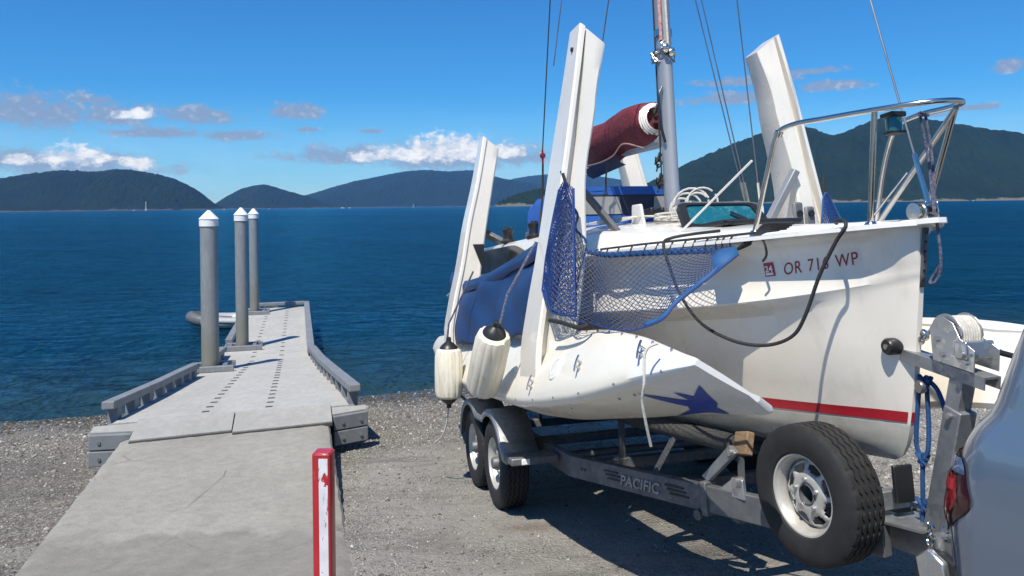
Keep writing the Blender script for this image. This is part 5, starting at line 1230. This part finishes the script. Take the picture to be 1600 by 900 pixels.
for sg in (-1, 1):
    b = MB().tube([(-2.0, sg*.36, .745), (1.0, sg*.36, .72), (2.18, sg*.30, .745)], .052, 12).build('bunk', M['carpet'], TR)
    MB().box((2.26, sg*.31, .765), (.12, .045, .12), Matrix.Rotation(R(18*sg), 3, 'X') @ Matrix.Rotation(R(-10), 3, 'Y')).build('bunk_end', M['wood'], b, bevel=.006)
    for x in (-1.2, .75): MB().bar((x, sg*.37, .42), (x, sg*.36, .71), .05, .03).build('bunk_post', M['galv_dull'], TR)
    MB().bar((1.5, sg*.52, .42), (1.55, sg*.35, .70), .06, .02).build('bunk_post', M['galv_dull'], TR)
    MB().prism([(2.00, sg*.40, .56), (2.06, sg*.40, .54), (2.30, sg*.36, .73), (2.24, sg*.36, .76)], (0, .03*sg, 0)).build('bunk_arm', M['galv'], TR, bevel=.004)
    MB().prism([(2.12, sg*.40, .50), (2.34, sg*.36, .50), (2.33, sg*.36, .60), (2.26, sg*.37, .60)], (0, .02*sg, 0)).build('bunk_clamp', M['zinc'], TR, bevel=.004)
    MB().cyl((2.27, sg*.37, .73), (2.27, sg*.41, .73), .018, n=10).build('pivot_bolt', M['zinc'], TR)
    MB().cyl((2.30, sg*.36, .585), (2.30, sg*.41, .585), .028, n=14).build('pivot_bolt', M['zinc'], TR)
    MB().bar((2.27, sg*.35, .48), (2.27, sg*.34, .70), .035, .02).build('bunk_post', M['galv_dull'], TR)
def winch_stand():
    MB().bar((3.20, 0, .53), (3.385, 0, 1.06), .085, .085, up=(1, 0, 0)).build('winch_post', M['galv'], TR, bevel=.005)
    MB().bar((3.36, 0, 1.03), (3.425, 0, 1.215), .068, .068, up=(1, 0, 0)).build('winch_post', M['galv'], TR, bevel=.004)
    MB().cyl((3.375, -.043, 1.035), (3.375, -.062, 1.035), .012, n=8).build('post_bolt', M['zinc'], TR)
    arm = MB().bar((3.12, 0, 1.285), (3.55, 0, 1.195), .075, .012).build('winch_arm', M['galv'], TR, bevel=.002)
    for sg in (-1, 1): MB().bar((3.12, sg*.037, 1.265), (3.55, sg*.037, 1.175), .006, .05).build('arm_flange', M['galv'], arm)
    b = MB().lathe([(.0, -.04), (.03, -.04), (.037, -.03), (.037, .03), (.03, .04), (0, .04)], o=(3.115, -.055, 1.298), ax=(0, 1, 0), n=22).build('bow_roller', M['black'], TR); MB().cyl((3.115, -.10, 1.298), (3.115, -.09, 1.298), .012, n=10).build('roller_bolt', M['bolt'], b)
    w = None
    for sg in (-1, 1):
        y = sg*.062; pl = [(3.335, 1.255), (3.53, 1.215), (3.545, 1.30), (3.48, 1.345), (3.455, 1.405), (3.41, 1.43), (3.365, 1.42), (3.335, 1.385)]
        o = MB().prism([(x, y, z) for x, z in pl], (0, -.005*sg, 0)).build('winch_plate', M['zinc'], TR, bevel=.002); w = o if sg < 0 else w
        MB().lathe([(0, 0), (.078, 0), (.080, .004), (0, .004)], o=(3.405, y-.012*sg, 1.362), ax=(0, 1, 0), n=36).build('drum_flange', M['zinc'], o)
        for x, z in ((3.39, 1.28), (3.50, 1.255), (3.37, 1.34)): MB().cyl((x, y, z), (x, y+.012*sg, z), .011, n=6).build('winch_bolt', M['bolt'], o)
    for k in range(8):
        for rr in (.052, .064):
            y = -.045+.0125*k+(.006 if rr > .06 else 0)
            MB().tube([(3.405+rr*math.cos(a), y+.006*math.sin(a*.5), 1.362+rr*math.sin(a)) for a in np.linspace(0, 2*math.pi, 26)[:-1]], .0075, 6, closed=True).build('wound_rope', M['rope_white'], w)
    MB().cyl((3.405, -.06, 1.362), (3.405, .06, 1.362), .045, n=18).build('drum', M['zinc'], w)
    MB().box((3.485, 0, 1.30), (.06, .14, .07)).build('gear_cover', M['zinc'], w, bevel=.006); MB().cyl((3.50, -.09, 1.285), (3.50, .11, 1.285), .012, n=12).lathe([(0, -.01), (.03, -.01), (.03, .01), (0, .01)], o=(3.50, -.04, 1.285), ax=(0, 1, 0), n=20).build('pinion', M['bolt'], w)
    MB().tube([(3.50, .10, 1.285), (3.56, .115, 1.27), (3.66, .13, 1.19)], .012, 8).build('crank_handle', M['black'], w)
    MB().tube([(3.36, -.02, 1.425), (3.24, 0, 1.34)], .009, 7).build('pull_line', M['rope_white'], w)
    MB().lathe([(.018, -.006), (.026, 0), (.018, .006)], o=(3.25, -.01, 1.35), ax=(0, 1, .2), n=14, closed=True).build('hook', M['stain'], w)
winch_stand()
MB().box((3.05, -.02, .70), (.02, .10, .16)).build('bow_stop', M['black'], TR, bevel=.006)
MB().box((3.17, .10, .625), (.10, .10, .06)).build('winch_battery_box', M['black'], TR, bevel=.01)
MB().box((2.97, -.03, .62), (.06, .16, .08)).build('stop_bracket', M['galv'], TR, bevel=.004)
def jack():
    j = MB().cyl((3.33, -.12, .40), (3.36, -.13, .58), .032, n=16).build('tongue_jack', M['zinc'], TR)
    MB().lathe([(.03, -.022), (.085, -.024), (.092, -.012), (.092, .012), (.085, .024), (.03, .022)], o=(3.37, -.17, .44), ax=(.25, -.95, .1), n=28).build('jack_wheel', M['black'], j)
    MB().prism([(3.31, -.19, .42), (3.43, -.17, .42), (3.42, -.17, .50), (3.36, -.18, .54), (3.30, -.19, .50)], (0, -.03, 0)).build('wheel_guard', M['zinc'], j, bevel=.008)
    for k in range(26):
        t = k/25; c = Vector((3.30+.10*t+.015*math.sin(9*t), -.12-.05*math.sin(7*t), .60-.05*math.sin(t*math.pi)+.02*math.sin(21*t))); ax = Vector((math.sin(k*1.6), math.cos(k*1.6), .3))
        MB().lathe([(.011, -.003), (.015, 0), (.011, .003)], o=c, ax=ax, n=10, closed=True).build('chain_link', M['stain'], j)
jack()
for sg in (-1, 1):
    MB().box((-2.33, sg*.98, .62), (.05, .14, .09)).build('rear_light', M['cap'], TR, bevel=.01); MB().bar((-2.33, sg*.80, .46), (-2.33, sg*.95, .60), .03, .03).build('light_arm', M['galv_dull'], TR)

# ------------------------------------------------------------------ tow vehicle, rear corner in view
def car():
    e = empty('parked_car', BM); tag(e, 'blue-grey car at the right edge with a red tail light, hitched to the trailer', 'car')
    xr = interp([(.22, 4.26), (.34, 4.16), (.5, 4.10), (.7, 4.085), (.86, 4.09), (.95, 4.095), (1.04, 4.12), (1.10, 4.145), (1.15, 4.167), (1.19, 4.19), (1.24, 4.238), (1.31, 4.268), (1.49, 4.345), (1.62, 4.44), (1.70, 4.52), (1.74, 4.72)])
    xf = interp([(.22, 8.5), (.4, 8.66), (.6, 8.70), (.8, 8.64), (.95, 8.35), (1.04, 7.6), (1.10, 7.35), (1.3, 7.05), (1.5, 6.7), (1.62, 6.45), (1.70, 6.2), (1.74, 6.0)])
    hw = interp([(.22, .80), (.34, .865), (.5, .895), (.7, .91), (.86, .915), (.95, .918), (1.08, .915), (1.15, .905), (1.20, .889), (1.31, .870), (1.49, .833), (1.62, .785), (1.70, .68), (1.74, .5)])
    def outline(z):
        a, b, w = xr(z), xf(z), hw(z); r = min(.24, w*.6); rf = min(.5, w*.7); P = []
        def arc(cx, cy, rx, ry, a0, a1, n): return [(cx+rx*math.cos(R(a0+(a1-a0)*k/n)), cy+ry*math.sin(R(a0+(a1-a0)*k/n))) for k in range(n+1)]
        P += [(a-.035*(1-(y/(w-r))**2), y) for y in np.linspace(0, -(w-r), 7)[:-1]]
        P += arc(a+r, -(w-r), r, r, 180, 270, 16)
        P += [(x, -w-.012*math.sin((x-a)/(b-a)*math.pi)) for x in np.linspace(a+r, b-rf, 42)[1:-1]]
        P += arc(b-rf, -(w-rf), rf, rf, 270, 360, 10); P += [(b, y) for y in np.linspace(-(w-rf), 0, 4)[1:]]
        return P + [(x, -y) for x, y in P[::-1][1:-1]]
    zs = np.concatenate([np.linspace(.22, .9, 18), np.linspace(.925, 1.2, 16), np.linspace(1.23, 1.74, 16)]); rows = [[(x, y, z) for x, y in outline(z)] for z in zs]
    paint = MT('blue_grey_metallic_paint'); fl = paint.noise(900, 2, .5); paint.set(col=paint.mix(fl, (.125, .17, .23), (.175, .22, .28)), metal=.35, rough=.26, coat=1., crough=.03)
    n = len(rows[0]); body = MB(); glass = {}
    F = []
    for i in range(len(zs)-1):
        for k in range(n):
            x = (rows[i][k][0]+rows[i+1][k][0])/2; z = (zs[i]+zs[i+1])/2; y = abs(rows[i][k][1]); side = y > hw(z)-.06
            # wheel openings
            if side and min(math.hypot(x-5.05, z-.36), math.hypot(x-7.75, z-.36)) < .40 and z < .78: continue
            F.append((i*n+k, i*n+(k+1) % n, (i+1)*n+(k+1) % n, (i+1)*n+k))
    body.add([p for r in rows for p in r], F); body.add(rows[-1], [tuple(range(n))]); b = body.build('body', paint.m, e, smooth=45); BB = bvh_of(body)
    def on_side(x, z, sg, d=.006):
        h = BB.ray_cast(Vector((x, sg*3, z)), Vector((0, -sg, 0))); return Vector((x, h[0].y+sg*d, z)) if h[0] else None
    for sg in (-1, 1):
        for x0, x1 in ((4.80, 5.55), (5.63, 6.35), (6.42, 6.95)):
            g = []
            for z in np.linspace(1.16, 1.50, 8):
                sl = (z-1.16)*.55; r = []
                for x in np.linspace(x0+(sl if x0 < 5 else 0), x1-(sl*1.3 if x1 > 6.8 else 0), 10):
                    p = on_side(x, z, sg); r.append(p if p else Vector((x, sg*.8, z)))
                g.append(r)
            MB().grid(g).build('side_window', M['tint'], e)
        for x in (5.05, 7.75):
            w = wheel(e, (x, sg*.80, .345), sg); w.scale = (1.06, 1.1, 1.06)
            MB().lathe([(.40, -.22), (.40, .0), (.425, .012), (.43, .0), (.405, -.02)], o=(x, sg*.905, .36), ax=(0, sg, 0), n=40).build('wheel_arch', M['black'], e)
    MB().prism([(4.2, -.78, .20), (8.5, -.78, .20), (8.5, .78, .20), (4.2, .78, .20)], (0, 0, .06)).build('underbody', M['black'], e)
    # rear window and tail lights follow the body
    def corner(z, t, d=.0):
        """t < 0 across the tailgate, t > 0 along the flank, from the middle of the corner"""
        o = [Vector((*p, z)) for p in outline(z)]; mid = 6+8; pts = o[2:6+17+10]; m = mid-2; s = [0.]
        for p, q in zip(pts[:-1], pts[1:]): s.append(s[-1]+(q-p).length)
        s0 = s[m]; tt = t+s0; i = min(max(int(np.searchsorted(s, tt))-1, 0), len(s)-2); f = (tt-s[i])/(s[i+1]-s[i]); p = pts[i].lerp(pts[i+1], f); tn = (pts[i+1]-pts[i]).normalized(); nrm = Vector((tn.y, -tn.x, 0)); nrm = -nrm if nrm.dot(p-Vector((6.4, 0, z))) < 0 else nrm
        return p + nrm*d
    red = MT('red_tail_lens'); red.set(col=(.22, .004, .008), rough=.12, spec=.4)
    dark = MT('smoked_lens'); dark.set(col=(.035, .004, .006), rough=.1, spec=.5)
    clear = MT('clear_lens'); clear.set(col=(.05, .09, .17), rough=.06, spec=.8, coat=.6)  # blue base colour stands in for sky reflected in the lens
    t1 = interp([(.885, -.02), (.91, .02), (.95, .085), (.985, .135), (1.01, .150), (1.05, .125), (1.08, .105), (1.10, .085), (1.115, .05)])
    for sg in (-1, 1):
        def patch(z0, z1, ta, tb, d, nm, mt, par):
            g = []
            for z in np.linspace(z0, z1, 16):
                a = ta(z) if callable(ta) else ta; bb = tb(z); g.append([Vector((p.x, p.y*-sg, p.z)) for p in (corner(z, a+(bb-a)*k/14, d*(.4+.6*math.sin(min(1, (14-k)/3)*math.pi/2))) for k in range(15))])
            return MB().grid(g).build(nm, mt, par)
        L = patch(.885, 1.112, -.24, t1, .010, 'tail_light', dark.m, e)
        patch(.93, 1.07, -.26, lambda z: t1(z)-.035, .015, 'red_lens', red.m, L)
        patch(1.03, 1.058, -.2, lambda z: t1(z)-.05, .018, 'brake_strip', simple('bright_red_lens', (.42, .01, .02), None, .15), L)
        patch(1.078, 1.113, -.25, lambda z: t1(z)-.004, .016, 'clear_lens', clear.m, L)
    for sg in (-1, 1):
        f = lambda p: Vector((p.x, p.y*-sg, p.z))
        MB().tube([f(corner(.80+.02*t, t, .0005)) for t in np.linspace(-.25, .42, 30)], .0035, 6).build('panel_gap', M['black'], e)
        MB().tube([f(corner(z, -.10-.12*(1.13-z if z < 1.13 else 0), .0005)) for z in np.linspace(1.12, 1.5, 20)], .0035, 6).build('panel_gap', M['black'], e)
    g = []
    for z in np.linspace(1.16, 1.58, 8): g.append([(xr(z)-.035*(1-(y/(hw(z)*.8))**2)-.006, y, z) for y in np.linspace(-hw(z)*.66, hw(z)*.66, 12)])
    MB().grid(g).build('rear_window', M['tint'], e)
    MB().bar((4.07, 0, .44), (4.3, 0, .44), .06, .06).build('hitch_receiver', M['black'], e)
    MB().grid([[(xr(z)-.02, y, z) for y in np.linspace(-.7, .7, 8)] for z in (.36, .42, .48)]).build('bumper_insert', M['black'], e)
car()
